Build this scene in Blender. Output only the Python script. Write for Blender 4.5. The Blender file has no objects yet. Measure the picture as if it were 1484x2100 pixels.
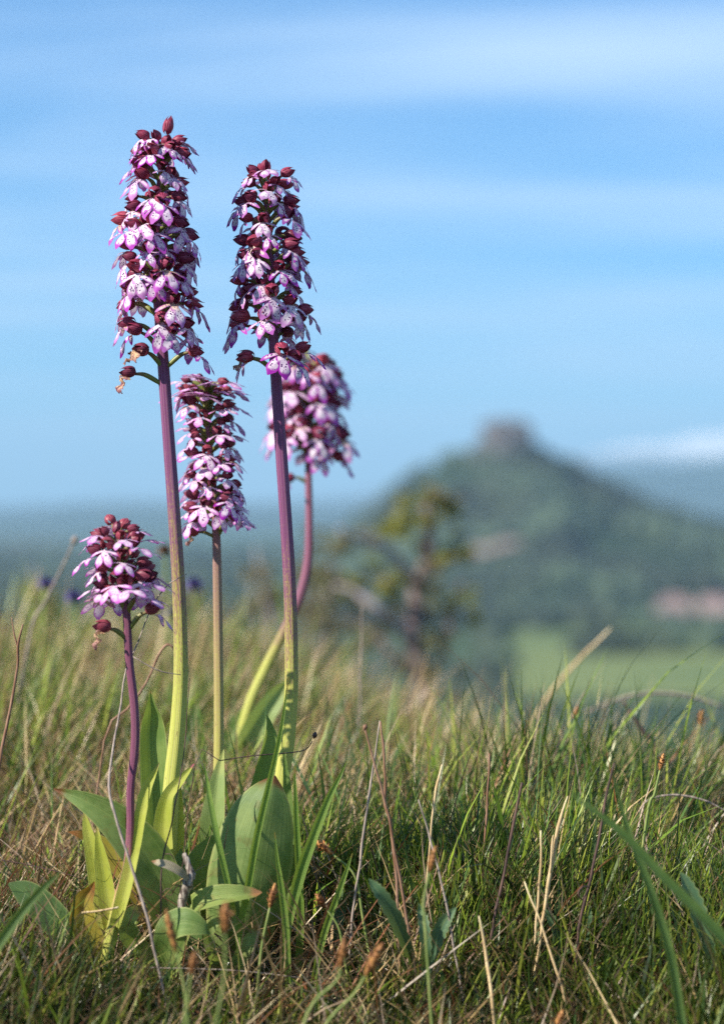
import bpy, math, random
import numpy as np
from mathutils import Vector, Matrix, noise
R = math.radians
random.seed(7)
rng = np.random.default_rng(11)

# ------------------------------------------------------------------ camera
sc = bpy.context.scene
CAM = Vector((0.0, -1.5, 0.26))
FPX = 2100 * 85.0 / 36.0                # focal length in pixels of the 1484 x 2100 photograph
cd = bpy.data.cameras.new('camera')
cam = bpy.data.objects.new('camera', cd)
sc.collection.objects.link(cam)
cam.location = CAM
cam.rotation_euler = (R(90), 0, 0)
cd.sensor_fit = 'VERTICAL'; cd.sensor_height = 36.0; cd.sensor_width = 25.44
cd.lens = 85.0
cd.clip_start = 0.05; cd.clip_end = 120000.0
cd.dof.use_dof = True
cd.dof.focus_distance = 1.505
cd.dof.aperture_fstop = 5.0
sc.camera = cam

# ------------------------------------------------------------------ world, sun
SUN = Vector((-0.85, -0.47, 0.0)).normalized()
EL = R(36)
SUNDIR = Vector((SUN.x * math.cos(EL), SUN.y * math.cos(EL), math.sin(EL)))
world = bpy.data.worlds.new('World'); sc.world = world; world.use_nodes = True
wn = world.node_tree; wn.nodes.clear()
def wnode(t, **kw):
    n = wn.nodes.new(t)
    for k, v in kw.items(): setattr(n, k, v)
    return n
sky = wnode('ShaderNodeTexSky', sky_type='NISHITA', sun_disc=False, sun_elevation=EL,
            sun_rotation=math.atan2(SUN.x, SUN.y), altitude=900, air_density=1.0, dust_density=0.15, ozone_density=3.5)
tc = wnode('ShaderNodeTexCoord')
sep = wnode('ShaderNodeSeparateXYZ'); wn.links.new(tc.outputs['Generated'], sep.inputs[0])
zz = wnode('ShaderNodeMath', operation='MAXIMUM'); wn.links.new(sep.outputs['Z'], zz.inputs[0]); zz.inputs[1].default_value = 0.0
za = wnode('ShaderNodeMath', operation='ADD'); wn.links.new(zz.outputs[0], za.inputs[0]); za.inputs[1].default_value = 0.07
dx = wnode('ShaderNodeMath', operation='DIVIDE'); wn.links.new(sep.outputs['X'], dx.inputs[0]); wn.links.new(za.outputs[0], dx.inputs[1])
dy = wnode('ShaderNodeMath', operation='DIVIDE'); wn.links.new(sep.outputs['Y'], dy.inputs[0]); wn.links.new(za.outputs[0], dy.inputs[1])
cmb = wnode('ShaderNodeCombineXYZ'); wn.links.new(dx.outputs[0], cmb.inputs[0]); wn.links.new(dy.outputs[0], cmb.inputs[1])
mp = wnode('ShaderNodeMapping'); mp.inputs['Rotation'].default_value = (0, 0, R(-14)); mp.inputs['Scale'].default_value = (0.26, 0.62, 1); mp.inputs['Location'].default_value = (3.3, 1.65, 0)
wn.links.new(cmb.outputs[0], mp.inputs[0])
nz = wnode('ShaderNodeTexNoise'); nz.inputs['Scale'].default_value = 1.7; nz.inputs['Detail'].default_value = 4.5; nz.inputs['Roughness'].default_value = 0.5; nz.inputs['Distortion'].default_value = 0.5
wn.links.new(mp.outputs[0], nz.inputs['Vector'])
rp = wnode('ShaderNodeValToRGB'); rp.color_ramp.elements[0].position = 0.40; rp.color_ramp.elements[1].position = 0.66
rp.color_ramp.elements[0].color = (0, 0, 0, 1); rp.color_ramp.elements[1].color = (0.48, 0.48, 0.48, 1)
wn.links.new(nz.outputs['Fac'], rp.inputs[0])
mp2 = wnode('ShaderNodeMapping'); mp2.inputs['Rotation'].default_value = (0, 0, R(24)); mp2.inputs['Scale'].default_value = (0.34, 1.25, 1); mp2.inputs['Location'].default_value = (1.2, 4.4, 0)
wn.links.new(cmb.outputs[0], mp2.inputs[0])
nz2 = wnode('ShaderNodeTexNoise'); nz2.inputs['Scale'].default_value = 1.5; nz2.inputs['Detail'].default_value = 6.0; nz2.inputs['Roughness'].default_value = 0.55; nz2.inputs['Distortion'].default_value = 0.9
wn.links.new(mp2.outputs[0], nz2.inputs['Vector'])
rp2 = wnode('ShaderNodeValToRGB'); rp2.color_ramp.elements[0].position = 0.45; rp2.color_ramp.elements[1].position = 0.75
rp2.color_ramp.elements[0].color = (0, 0, 0, 1); rp2.color_ramp.elements[1].color = (0.45, 0.45, 0.45, 1)
wn.links.new(nz2.outputs['Fac'], rp2.inputs[0])
cadd = wnode('ShaderNodeMath', operation='ADD'); cadd.use_clamp = True
wn.links.new(rp.outputs[0], cadd.inputs[0]); wn.links.new(rp2.outputs[0], cadd.inputs[1])
tint = wnode('ShaderNodeMix', data_type='RGBA', blend_type='MULTIPLY'); tint.inputs['Factor'].default_value = 1.0
wn.links.new(sky.outputs[0], tint.inputs['A']); tint.inputs['B'].default_value = (0.44, 0.96, 1.34, 1)
mixc = wnode('ShaderNodeMix', data_type='RGBA')
wn.links.new(cadd.outputs[0], mixc.inputs['Factor'])
wn.links.new(tint.outputs['Result'], mixc.inputs['A']); mixc.inputs['B'].default_value = (5.8, 7.6, 10.0, 1)
bg = wnode('ShaderNodeBackground'); bg.inputs['Strength'].default_value = 0.062
wn.links.new(mixc.outputs['Result'], bg.inputs[0])
wo = wnode('ShaderNodeOutputWorld'); wn.links.new(bg.outputs[0], wo.inputs[0])

sl = bpy.data.lights.new('sun', 'SUN'); sl.energy = 5.0; sl.angle = R(0.53); sl.color = (1.0, 0.91, 0.78)
so = bpy.data.objects.new('sun', sl); sc.collection.objects.link(so)
so.rotation_euler = SUNDIR.to_track_quat('Z', 'Y').to_euler()
so.location = (-3, -3, 4)

vs = sc.view_settings
sc.display_settings.display_device = 'sRGB'
vs.view_transform = 'Standard'; vs.look = 'None'; vs.exposure = 0.98; vs.gamma = 1.0; vs.use_curve_mapping = False
cy = sc.cycles
cy.use_denoising = False
cy.max_bounces = 8; cy.diffuse_bounces = 3; cy.glossy_bounces = 2; cy.transmission_bounces = 4; cy.transparent_max_bounces = 8; cy.volume_bounces = 0
cy.caustics_reflective = False; cy.caustics_refractive = False
cy.use_adaptive_sampling = True; cy.adaptive_threshold = 0.006; cy.sample_clamp_direct = 8.0; cy.sample_clamp_indirect = 3.0

# ------------------------------------------------------------------ helpers
COL = sc.collection
def at(px, py, Y):
    """the point at depth Y (metres behind the orchids) seen at photograph pixel (px, py)"""
    d = Y - CAM.y
    return Vector(((px - 742) / FPX * d, Y, CAM.z - (py - 1050) / FPX * d))
def mm(px, Y=0.0):
    return px / FPX * (Y - CAM.y)

def tag(o, label=None, cat=None, group=None, kind=None):
    if label: o['label'] = label
    if cat: o['category'] = cat
    if group: o['group'] = group
    if kind: o['kind'] = kind
    return o

def empty(name, loc=(0, 0, 0)):
    o = bpy.data.objects.new(name, None); COL.objects.link(o); o.location = loc
    o.empty_display_size = 0.02
    return o

def link(name, me, parent=None):
    o = bpy.data.objects.new(name, me); COL.objects.link(o)
    if parent is not None:
        o.parent = parent
        base = parent
        m = Vector((0, 0, 0))
        while base is not None:
            m += base.location; base = base.parent
        o.location = -m          # vertices are given in world coordinates
    return o

class MB:
    """collects faces; data = (across, along, edge, random) per vertex"""
    def __init__(s): s.v = []; s.f = []; s.d = []
    def grid(s, P, D):
        nr, nc = len(P), len(P[0]); b = len(s.v)
        for r in range(nr):
            for c in range(nc):
                s.v.append(tuple(P[r][c])); s.d.append(tuple(D[r][c]))
        for r in range(nr - 1):
            for c in range(nc - 1):
                a = b + r * nc + c
                s.f.append((a, a + 1, a + nc + 1, a + nc))
    def tube(s, pts, rad, n=8, t0=0.0, t1=1.0, cap=True, rough=0.0, squash=1.0, ribs=0.0):
        b = len(s.v); m = len(pts)
        up = Vector((0.31, 0.9, 0.27)).normalized()
        for i, p in enumerate(pts):
            tg = (pts[min(i + 1, m - 1)] - pts[max(i - 1, 0)])
            tg = tg.normalized() if tg.length > 1e-9 else Vector((0, 0, 1))
            a = tg.cross(up).normalized(); c = a.cross(tg).normalized()
            for k in range(n):
                th = 2 * math.pi * k / n
                rr = rad[i] * (1 + (random.uniform(-rough, rough) if rough else 0))
                if ribs: rr *= 1 + ribs * math.cos(6 * th + 2.2 * i / m) + 0.6 * ribs * noise.noise(Vector((math.cos(th), math.sin(th), i * 0.35)))
                s.v.append(tuple(p + a * (math.cos(th) * rr) + c * (math.sin(th) * rr * squash)))
                s.d.append((k / n, t0 + (t1 - t0) * i / (m - 1), 0, 0))
        for i in range(m - 1):
            for k in range(n):
                k2 = (k + 1) % n
                s.f.append((b + i * n + k, b + i * n + k2, b + (i + 1) * n + k2, b + (i + 1) * n + k))
        if cap:
            s.f.append(tuple(b + k for k in reversed(range(n))))
            s.f.append(tuple(b + (m - 1) * n + k for k in range(n)))
    def mesh(s, name, mat, smooth=True):
        me = bpy.data.meshes.new(name)
        me.from_pydata(s.v, [], s.f)
        at_ = me.attributes.new('data', 'FLOAT_COLOR', 'POINT')
        at_.data.foreach_set('color', np.array(s.d, dtype=np.float32).ravel())
        me.polygons.foreach_set('use_smooth', [smooth] * len(me.polygons))
        me.materials.append(mat)
        me.update()
        return me
    def build(s, name, mat, parent=None, smooth=True):
        return link(name, s.mesh(name, mat, smooth), parent)

def catmull(pts, n):
    """resample control points (tuples of floats) with a Catmull-Rom spline into n+1 points"""
    A = [np.array(p, float) for p in pts]
    A = [2 * A[0] - A[1]] + A + [2 * A[-1] - A[-2]]
    out = []
    segs = len(A) - 3
    for i in range(n + 1):
        u = i / n * segs; k = min(int(u), segs - 1); t = u - k
        p0, p1, p2, p3 = A[k], A[k + 1], A[k + 2], A[k + 3]
        out.append(0.5 * ((2 * p1) + (-p0 + p2) * t + (2 * p0 - 5 * p1 + 4 * p2 - p3) * t * t + (-p0 + 3 * p1 - 3 * p2 + p3) * t ** 3))
    return out

def path(px_pts, n, wob=0.0):
    """px_pts: (px, py, Y, radius_px) -> world points, radii"""
    P = []
    for q in px_pts:
        w = at(q[0], q[1], q[2]); P.append((w.x, w.y, w.z, mm(q[3], q[2])))
    out = catmull(P, n)
    pts = [Vector(o[:3]) for o in out]
    if wob:
        for i, p in enumerate(pts):
            if 0 < i:
                p += Vector((noise.noise(p * 60), noise.noise(p * 60 + Vector((9, 3, 1))), 0)) * wob
    return pts, [max(o[3], 1e-4) for o in out]

# ------------------------------------------------------------------ materials
def mat_new(name):
    m = bpy.data.materials.new(name); m.use_nodes = True
    nt = m.node_tree; nt.nodes.clear()
    return m, nt
class NT:
    def __init__(s, nt): s.nt = nt
    def n(s, t, ins=None, **kw):
        nd = s.nt.nodes.new(t)
        for k, v in kw.items(): setattr(nd, k, v)
        for k, v in (ins or {}).items():
            if hasattr(v, 'is_output') or isinstance(v, bpy.types.NodeSocket): s.nt.links.new(v, nd.inputs[k])
            else: nd.inputs[k].default_value = v
        return nd
    def math(s, op, a, b=0.0, clamp=False):
        nd = s.n('ShaderNodeMath', operation=op); nd.use_clamp = clamp
        for i, v in enumerate((a, b)):
            if isinstance(v, bpy.types.NodeSocket): s.nt.links.new(v, nd.inputs[i])
            else: nd.inputs[i].default_value = v
        return nd.outputs[0]
    def mix(s, f, a, b, blend='MIX'):
        nd = s.n('ShaderNodeMix', data_type='RGBA', blend_type=blend)
        for k, v in (('Factor', f), ('A', a), ('B', b)):
            if isinstance(v, bpy.types.NodeSocket): s.nt.links.new(v, nd.inputs[k])
            else: nd.inputs[k].default_value = v if k == 'Factor' else (v[0], v[1], v[2], 1)
        return nd.outputs['Result']
    def ramp(s, f, stops, interp='LINEAR'):
        nd = s.n('ShaderNodeValToRGB', {0: f}); cr = nd.color_ramp; cr.interpolation = interp
        while len(cr.elements) < len(stops): cr.elements.new(0.5)
        for e, (p, c) in zip(cr.elements, stops):
            e.position = p; e.color = (c[0], c[1], c[2], 1) if not isinstance(c, (int, float)) else (c, c, c, 1)
        return nd.outputs[0]
    def maprange(s, v, a, b, c=0.0, d=1.0):
        nd = s.n('ShaderNodeMapRange', {0: v, 1: a, 2: b, 3: c, 4: d}); nd.interpolation_type = 'SMOOTHSTEP'
        return nd.outputs[0]
    def out(s, sh, vol=None):
        o = s.n('ShaderNodeOutputMaterial')
        if sh is not None: s.nt.links.new(sh, o.inputs['Surface'])
        if vol is not None: s.nt.links.new(vol, o.inputs['Volume'])
    def thin(s, col, rough=0.5, trans=0.35, tcol=None, bump=None, spec=0.4):
        p = s.n('ShaderNodeBsdfPrincipled', {'Base Color': col, 'Roughness': rough, 'Specular IOR Level': spec})
        if bump is not None: s.nt.links.new(bump, p.inputs['Normal'])
        t = s.n('ShaderNodeBsdfTranslucent', {'Color': tcol if tcol is not None else col})
        if bump is not None: s.nt.links.new(bump, t.inputs['Normal'])
        mx = s.n('ShaderNodeMixShader', {0: trans, 1: p.outputs[0], 2: t.outputs[0]})
        s.out(mx.outputs[0])
    def data(s):
        a = s.n('ShaderNodeAttribute', attribute_name='data')
        sp = s.n('ShaderNodeSeparateColor', {0: a.outputs['Color']})
        return sp.outputs[0], sp.outputs[1], sp.outputs[2], a.outputs['Alpha']
    def rnd(s): return s.n('ShaderNodeObjectInfo').outputs['Random']
    def vec(s, x, y, z=0.0):
        nd = s.n('ShaderNodeCombineXYZ')
        for i, v in enumerate((x, y, z)):
            if isinstance(v, bpy.types.NodeSocket): s.nt.links.new(v, nd.inputs[i])
            else: nd.inputs[i].default_value = v
        return nd.outputs[0]

def m_lip(name, base, margin, spot, spotamt=1.0, mwidth=(0.12, 0.58)):
    m, nt = mat_new(name); g = NT(nt)
    u, t, e, a = g.data(); r = g.rnd()
    v = g.vec(g.math('ADD', u, g.math('MULTIPLY', r, 37.0)), t, g.math('MULTIPLY', r, 5.0))
    vo = g.n('ShaderNodeTexVoronoi', {'Vector': v, 'Scale': 5.0, 'Randomness': 0.85})
    sp = g.maprange(vo.outputs['Distance'], 0.30, 0.42, 1.0, 0.0)
    nz = g.n('ShaderNodeTexNoise', {'Vector': v, 'Scale': 3.2, 'Detail': 2.0})
    inside = g.math('MULTIPLY', g.maprange(e, 0.15, 0.5, 1.0, 0.0), g.maprange(nz.outputs[0], 0.36, 0.5))
    sp = g.math('MULTIPLY', sp, g.math('MULTIPLY', inside, spotamt), True)
    mar = g.maprange(g.math('ADD', e, g.math('MULTIPLY', g.math('SUBTRACT', nz.outputs[0], 0.5), 0.6)), mwidth[0], mwidth[1])
    mar = g.math('MULTIPLY', mar, g.math('ADD', 0.62, g.math('MULTIPLY', r, 0.38)))
    r2 = g.math('FRACT', g.math('MULTIPLY', r, 17.31))
    c0 = g.mix(g.math('MULTIPLY', g.math('POWER', r2, 2.0), 0.32), base, margin)
    tan = g.math('MULTIPLY', g.maprange(g.math('FRACT', g.math('MULTIPLY', r, 91.7)), 0.72, 0.95), g.maprange(t, 1.5, 0.5))
    c0 = g.mix(g.math('MULTIPLY', tan, 0.7), c0, (0.60, 0.38, 0.14))
    c = g.mix(mar, c0, margin)
    c = g.mix(sp, c, spot)
    g.thin(c, 0.55, 0.30, spec=0.25)
    return m
LIP = m_lip('lip_petal', (0.84, 0.74, 0.83), (0.37, 0.014, 0.40), (0.09, 0.004, 0.14))
LIP_PALE = m_lip('lip_petal_pale', (0.83, 0.68, 0.80), (0.47, 0.06, 0.48), (0.18, 0.02, 0.22), 0.9, (0.15, 0.85))
LIP_DRY = m_lip('lip_petal_withered', (0.62, 0.42, 0.26), (0.26, 0.10, 0.14), (0.12, 0.03, 0.03), 0.6)

def m_hood(name, c1, c2, vein):
    m, nt = mat_new(name); g = NT(nt)
    u, t, e, a = g.data(); r = g.rnd()
    nz = g.n('ShaderNodeTexNoise', {'Vector': g.vec(g.math('ADD', u, r), t, r), 'Scale': 5.0, 'Detail': 3.0})
    w = g.math('SINE', g.math('ADD', g.math('MULTIPLY', u, 17.0), g.math('MULTIPLY', nz.outputs[0], 5.0)))
    c = g.mix(g.maprange(nz.outputs[0], 0.35, 0.7), c1, c2)
    c = g.mix(g.math('MULTIPLY', g.maprange(w, 0.1, 0.9), 0.75), c, vein)
    hs = g.n('ShaderNodeHueSaturation', {'Color': c, 'Value': g.math('ADD', 0.7, g.math('MULTIPLY', r, 0.75)), 'Hue': g.math('ADD', 0.487, g.math('MULTIPLY', r, 0.026))})
    g.thin(hs.outputs[0], 0.45, 0.22, spec=0.35)
    return m
HOOD = m_hood('hood_sepal', (0.26, 0.022, 0.060), (0.40, 0.095, 0.16), (0.060, 0.005, 0.030))
HOOD_RED = m_hood('hood_sepal_red', (0.24, 0.035, 0.07), (0.33, 0.09, 0.12), (0.085, 0.010, 0.035))

def m_ovary():
    m, nt = mat_new('ovary'); g = NT(nt)
    u, t, e, a = g.data(); r = g.rnd()
    nz = g.n('ShaderNodeTexNoise', {'Vector': g.vec(g.math('MULTIPLY', u, 3.0), t, r), 'Scale': 3.0})
    f = g.math('MULTIPLY', g.maprange(g.math('ADD', t, g.math('SUBTRACT', nz.outputs[0], 0.5)), 0.45, 1.1), g.math('ADD', 0.25, g.math('MULTIPLY', r, 0.75)))
    c = g.mix(f, (0.19, 0.22, 0.055), (0.20, 0.05, 0.11))
    g.thin(c, 0.4, 0.12)
    return m
OVARY = m_ovary()

def m_stem(name, lo, hi, green=(0.40, 0.43, 0.075), purple=(0.155, 0.035, 0.125), mid=(0.27, 0.20, 0.075)):
    m, nt = mat_new(name); g = NT(nt)
    u, t, e, a = g.data()
    th = g.math('MULTIPLY', u, 2 * math.pi)
    cx, sx = g.math('COSINE', th), g.math('SINE', th)
    n1 = g.n('ShaderNodeTexNoise', {'Vector': g.vec(g.math('MULTIPLY', cx, 2.2), g.math('MULTIPLY', sx, 2.2), g.math('MULTIPLY', t, 22.0)), 'Scale': 2.0, 'Detail': 4.0, 'Roughness': 0.65})
    n2 = g.n('ShaderNodeTexNoise', {'Vector': g.vec(g.math('MULTIPLY', cx, 5.0), g.math('MULTIPLY', sx, 5.0), g.math('MULTIPLY', t, 180.0)), 'Scale': 2.0, 'Detail': 3.0, 'Roughness': 0.7})
    k = g.math('ADD', t, g.math('ADD', g.math('MULTIPLY', g.math('SUBTRACT', n1.outputs[0], 0.5), 0.30), g.math('MULTIPLY', g.math('SUBTRACT', n2.outputs[0], 0.5), 0.42)))
    f = g.maprange(k, lo, hi)
    c = g.ramp(f, [(0.0, green), (0.45, mid), (1.0, purple)])
    st = g.n('ShaderNodeTexNoise', {'Vector': g.vec(g.math('MULTIPLY', cx, 6.0), g.math('MULTIPLY', sx, 6.0), g.math('MULTIPLY', t, 3.0)), 'Scale': 2.0, 'Detail': 2.0})
    c = g.mix(g.math('MULTIPLY', g.maprange(st.outputs[0], 0.42, 0.68), 0.45), c, g.mix(0.55, c, (0.5, 0.36, 0.34)))
    bl = g.n('ShaderNodeTexNoise', {'Vector': g.vec(g.math('MULTIPLY', cx, 3.0), g.math('MULTIPLY', sx, 3.0), g.math('MULTIPLY', t, 95.0)), 'Scale': 1.6, 'Detail': 2.0})
    c = g.mix(g.math('MULTIPLY', g.maprange(bl.outputs[0], 0.64, 0.72), 0.6), c, (0.13, 0.055, 0.05))
    bp = g.n('ShaderNodeBump', {'Strength': 0.5, 'Distance': 0.0006, 'Height': st.outputs[0]})
    p = g.n('ShaderNodeBsdfPrincipled', {'Base Color': c, 'Roughness': 0.55, 'Specular IOR Level': 0.3, 'Subsurface Weight': 0.08, 'Subsurface Radius': (0.003, 0.002, 0.001), 'Normal': bp.outputs[0]})
    g.out(p.outputs[0])
    return m
STEM_A = m_stem('stem_tall', 0.29, 0.51)
STEM_C = m_stem('stem_middle', 0.15, 0.75, mid=(0.34, 0.27, 0.10), purple=(0.22, 0.08, 0.13))
STEM_D = m_stem('stem_behind', 0.30, 0.48, purple=(0.22, 0.07, 0.13))
STEM_E = m_stem('stem_short', 0.06, 0.36, purple=(0.15, 0.035, 0.085), mid=(0.34, 0.16, 0.08))

def m_leaf(name, c1, c2, tip=None, tipw=0.0, blot=0.0, trans=0.32, tcol=None, veins=0.20):
    """along runs from 0 at the base to 1 at the tip"""
    m, nt = mat_new(name); g = NT(nt)
    u, t, e, a = g.data(); r = g.rnd()
    tcn = g.n('ShaderNodeTexCoord')
    nz = g.n('ShaderNodeTexNoise', {'Vector': tcn.outputs['Object'], 'Scale': 55.0, 'Detail': 5.0, 'Roughness': 0.6})
    nf = g.n('ShaderNodeTexNoise', {'Vector': g.vec(g.math('MULTIPLY', u, 9.0), t, r), 'Scale': 2.5, 'Detail': 2.0})
    c = g.mix(g.maprange(nz.outputs[0], 0.35, 0.68), c1, c2)
    wv = g.n('ShaderNodeTexNoise', {'Vector': g.vec(g.math('MULTIPLY', u, 13.0), g.math('MULTIPLY', t, 0.5), g.math('MULTIPLY', r, 9.0)), 'Scale': 1.0, 'Detail': 3.0, 'Roughness': 0.75})
    w = wv.outputs[0]
    vein = g.maprange(w, 0.46, 0.66)
    c = g.mix(g.math('MULTIPLY', g.maprange(g.math('ABSOLUTE', u), 0.05, 0.0), 0.35), c, (0.34, 0.42, 0.13))
    c = g.mix(g.math('MULTIPLY', vein, veins), c, (0.34, 0.42, 0.13))
    c = g.mix(g.math('MULTIPLY', g.maprange(e, 0.88, 1.0), 0.5), c, (0.45, 0.45, 0.16))
    if tip is not None:
        f = g.maprange(g.math('ADD', t, g.math('MULTIPLY', g.math('SUBTRACT', nz.outputs[0], 0.5), 0.22)), 1 - tipw, 1 - tipw * 0.35)
        c = g.mix(f, c, tip)
    if blot:
        n3 = g.n('ShaderNodeTexNoise', {'Vector': tcn.outputs['Object'], 'Scale': 120.0, 'Detail': 4.0})
        c = g.mix(g.math('MULTIPLY', g.maprange(n3.outputs[0], 0.56, 0.66), blot), c, (0.16, 0.06, 0.02))
    bp = g.n('ShaderNodeBump', {'Strength': 0.5, 'Distance': 0.0012, 'Height': w})
    tc_ = tcol or (0.42, 0.55, 0.05)
    g.thin(c, g.maprange(nz.outputs[0], 0.3, 0.7, 0.42, 0.6), trans, g.mix(0.6, c, tc_), bp.outputs[0], spec=0.35)
    return m
LEAF = m_leaf('leaf_green', (0.11, 0.19, 0.045), (0.20, 0.28, 0.075), (0.34, 0.22, 0.09), 0.04, 0.10)
LEAF_TIP = m_leaf('leaf_green_brown_tip', (0.10, 0.175, 0.045), (0.20, 0.27, 0.085), (0.13, 0.035, 0.012), 0.17, 0.22, 0.25, None, 0.14)
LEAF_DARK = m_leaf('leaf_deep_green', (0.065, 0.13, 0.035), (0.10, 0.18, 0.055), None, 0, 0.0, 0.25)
LEAF_YEL = m_leaf('leaf_yellow_green', (0.38, 0.42, 0.055), (0.46, 0.48, 0.09), (0.42, 0.36, 0.12), 0.15, 0.16, 0.36, (0.62, 0.66, 0.09), 0.38)
LEAF_PINK = m_leaf('leaf_yellow_green_pink_tip', (0.36, 0.41, 0.055), (0.46, 0.48, 0.10), (0.50, 0.12, 0.20), 0.10, 0.08, 0.36, (0.62, 0.66, 0.09), 0.38)
LEAF_PALE = m_leaf('leaf_pale_green', (0.25, 0.34, 0.12), (0.33, 0.42, 0.17), (0.38, 0.42, 0.14), 0.25, 0.0, 0.35)
LEAF_DEAD = m_leaf('leaf_withering', (0.36, 0.30, 0.045), (0.42, 0.34, 0.06), (0.24, 0.09, 0.02), 0.35, 0.75, 0.4, (0.7, 0.45, 0.03))
LEAF_SPOT = m_leaf('leaf_blotched', (0.20, 0.28, 0.07), (0.28, 0.35, 0.10), (0.33, 0.16, 0.07), 0.28, 0.35, 0.32)
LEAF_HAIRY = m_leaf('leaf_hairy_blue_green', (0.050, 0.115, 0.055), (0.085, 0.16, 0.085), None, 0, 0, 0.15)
BLADE = m_leaf('blade_green', (0.15, 0.27, 0.040), (0.22, 0.34, 0.06), (0.40, 0.26, 0.07), 0.06, 0.0, 0.4)
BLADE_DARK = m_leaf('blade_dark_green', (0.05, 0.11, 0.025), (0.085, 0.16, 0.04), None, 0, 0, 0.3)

def m_stalk(name, c1, c2, c3=None):
    m, nt = mat_new(name); g = NT(nt)
    u, t, e, a = g.data()
    th = g.math('MULTIPLY', u, 2 * math.pi)
    tcn = g.n('ShaderNodeTexCoord')
    mpn = g.n('ShaderNodeMapping', {'Vector': tcn.outputs['Object'], 'Scale': (500.0, 500.0, 45.0)})
    nz = g.n('ShaderNodeTexNoise', {'Vector': mpn.outputs[0], 'Scale': 1.0, 'Detail': 4.0, 'Roughness': 0.6})
    c = g.mix(g.maprange(nz.outputs[0], 0.38, 0.66), c1, c2)
    if c3 is not None: c = g.mix(g.maprange(t, 0.80, 0.97), c, c3)
    bp = g.n('ShaderNodeBump', {'Strength': 0.6, 'Distance': 0.0004, 'Height': nz.outputs[0]})
    p = g.n('ShaderNodeBsdfPrincipled', {'Base Color': c, 'Roughness': 0.6, 'Specular IOR Level': 0.3, 'Normal': bp.outputs[0]})
    g.out(p.outputs[0])
    return m
ST_BROWN = m_stalk('stalk_brown', (0.17, 0.085, 0.05), (0.30, 0.18, 0.12))
ST_DARK = m_stalk('stalk_dark', (0.050, 0.030, 0.028), (0.13, 0.075, 0.06))
ST_GREY = m_stalk('stalk_grey', (0.20, 0.16, 0.14), (0.38, 0.31, 0.26))
ST_TAN = m_stalk('stalk_tan', (0.42, 0.29, 0.14), (0.60, 0.46, 0.26), (0.66, 0.54, 0.32))
ST_GREEN = m_stalk('stalk_green', (0.14, 0.20, 0.05), (0.24, 0.28, 0.09))
SPIKE = m_stalk('sedge_spike', (0.15, 0.055, 0.022), (0.50, 0.25, 0.085))
VIOLET = m_stalk('violet_head', (0.13, 0.11, 0.30), (0.22, 0.18, 0.38))
BARK = m_stalk('bark', (0.14, 0.10, 0.095), (0.26, 0.20, 0.19))
BARK_GREY = m_stalk('bark_grey', (0.30, 0.26, 0.26), (0.42, 0.37, 0.36))

def m_attr(name, trans, rough=0.5, jit=0.25):
    m, nt = mat_new(name); g = NT(nt)
    a = g.n('ShaderNodeAttribute', attribute_name='col')
    tcn = g.n('ShaderNodeTexCoord')
    nz = g.n('ShaderNodeTexNoise', {'Vector': tcn.outputs['Object'], 'Scale': 160.0, 'Detail': 2.0})
    c = g.mix(1.0, a.outputs['Color'], g.mix(nz.outputs[0], (1 - jit,) * 3, (1 + jit,) * 3), 'MULTIPLY')
    g.thin(c, rough, trans, spec=0.35)
    return m
GRASS = m_attr('grass_blades', 0.24, 0.36)
FOLIAGE = m_attr('foliage', 0.30, 0.5)
FOREST = m_attr('forest', 0.0, 0.8)

# ------------------------------------------------------------------ terrain
def sstep(a, b, x):
    t = np.clip((x - a) / (b - a), 0, 1); return t * t * (3 - 2 * t)
def gz(x, y):
    x = np.asarray(x, float); y = np.asarray(y, float)
    sx = sstep(-0.20, 0.30, x / np.maximum(1.0, 0.6 + 0.4 * np.abs(y)))
    lin = np.where(y < 0, 0.40 * np.maximum(y, -1.6), (0.100 - 0.088 * sx) * np.minimum(y, 2.0))
    yr = 1.10 - 0.28 * sx
    q = (y - yr) / 0.25
    fall = 0.20 * 0.25 * np.where(q > 30, q, np.log1p(np.exp(np.clip(q, -60, 30))))
    z = -0.012 + lin - fall
    dec = np.exp(-np.hypot(x, y) / 30)
    z = z + dec * (0.006 * np.sin(9 * x + 3 * y + 1) * np.sin(7 * y - 2 * x) + 0.003 * np.sin(31 * x + 5) * np.sin(27 * y + 2))
    r = np.hypot(x, y)
    floor = -72 + 5 * np.sin(x / 410 + 1.0) * np.sin(y / 520 + 0.6) * sstep(600, 2500, r)
    k = 4.0
    return np.where(z - floor > 40, z, floor + k * np.log1p(np.exp(np.clip((z - floor) / k, -40, 40))))

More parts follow.
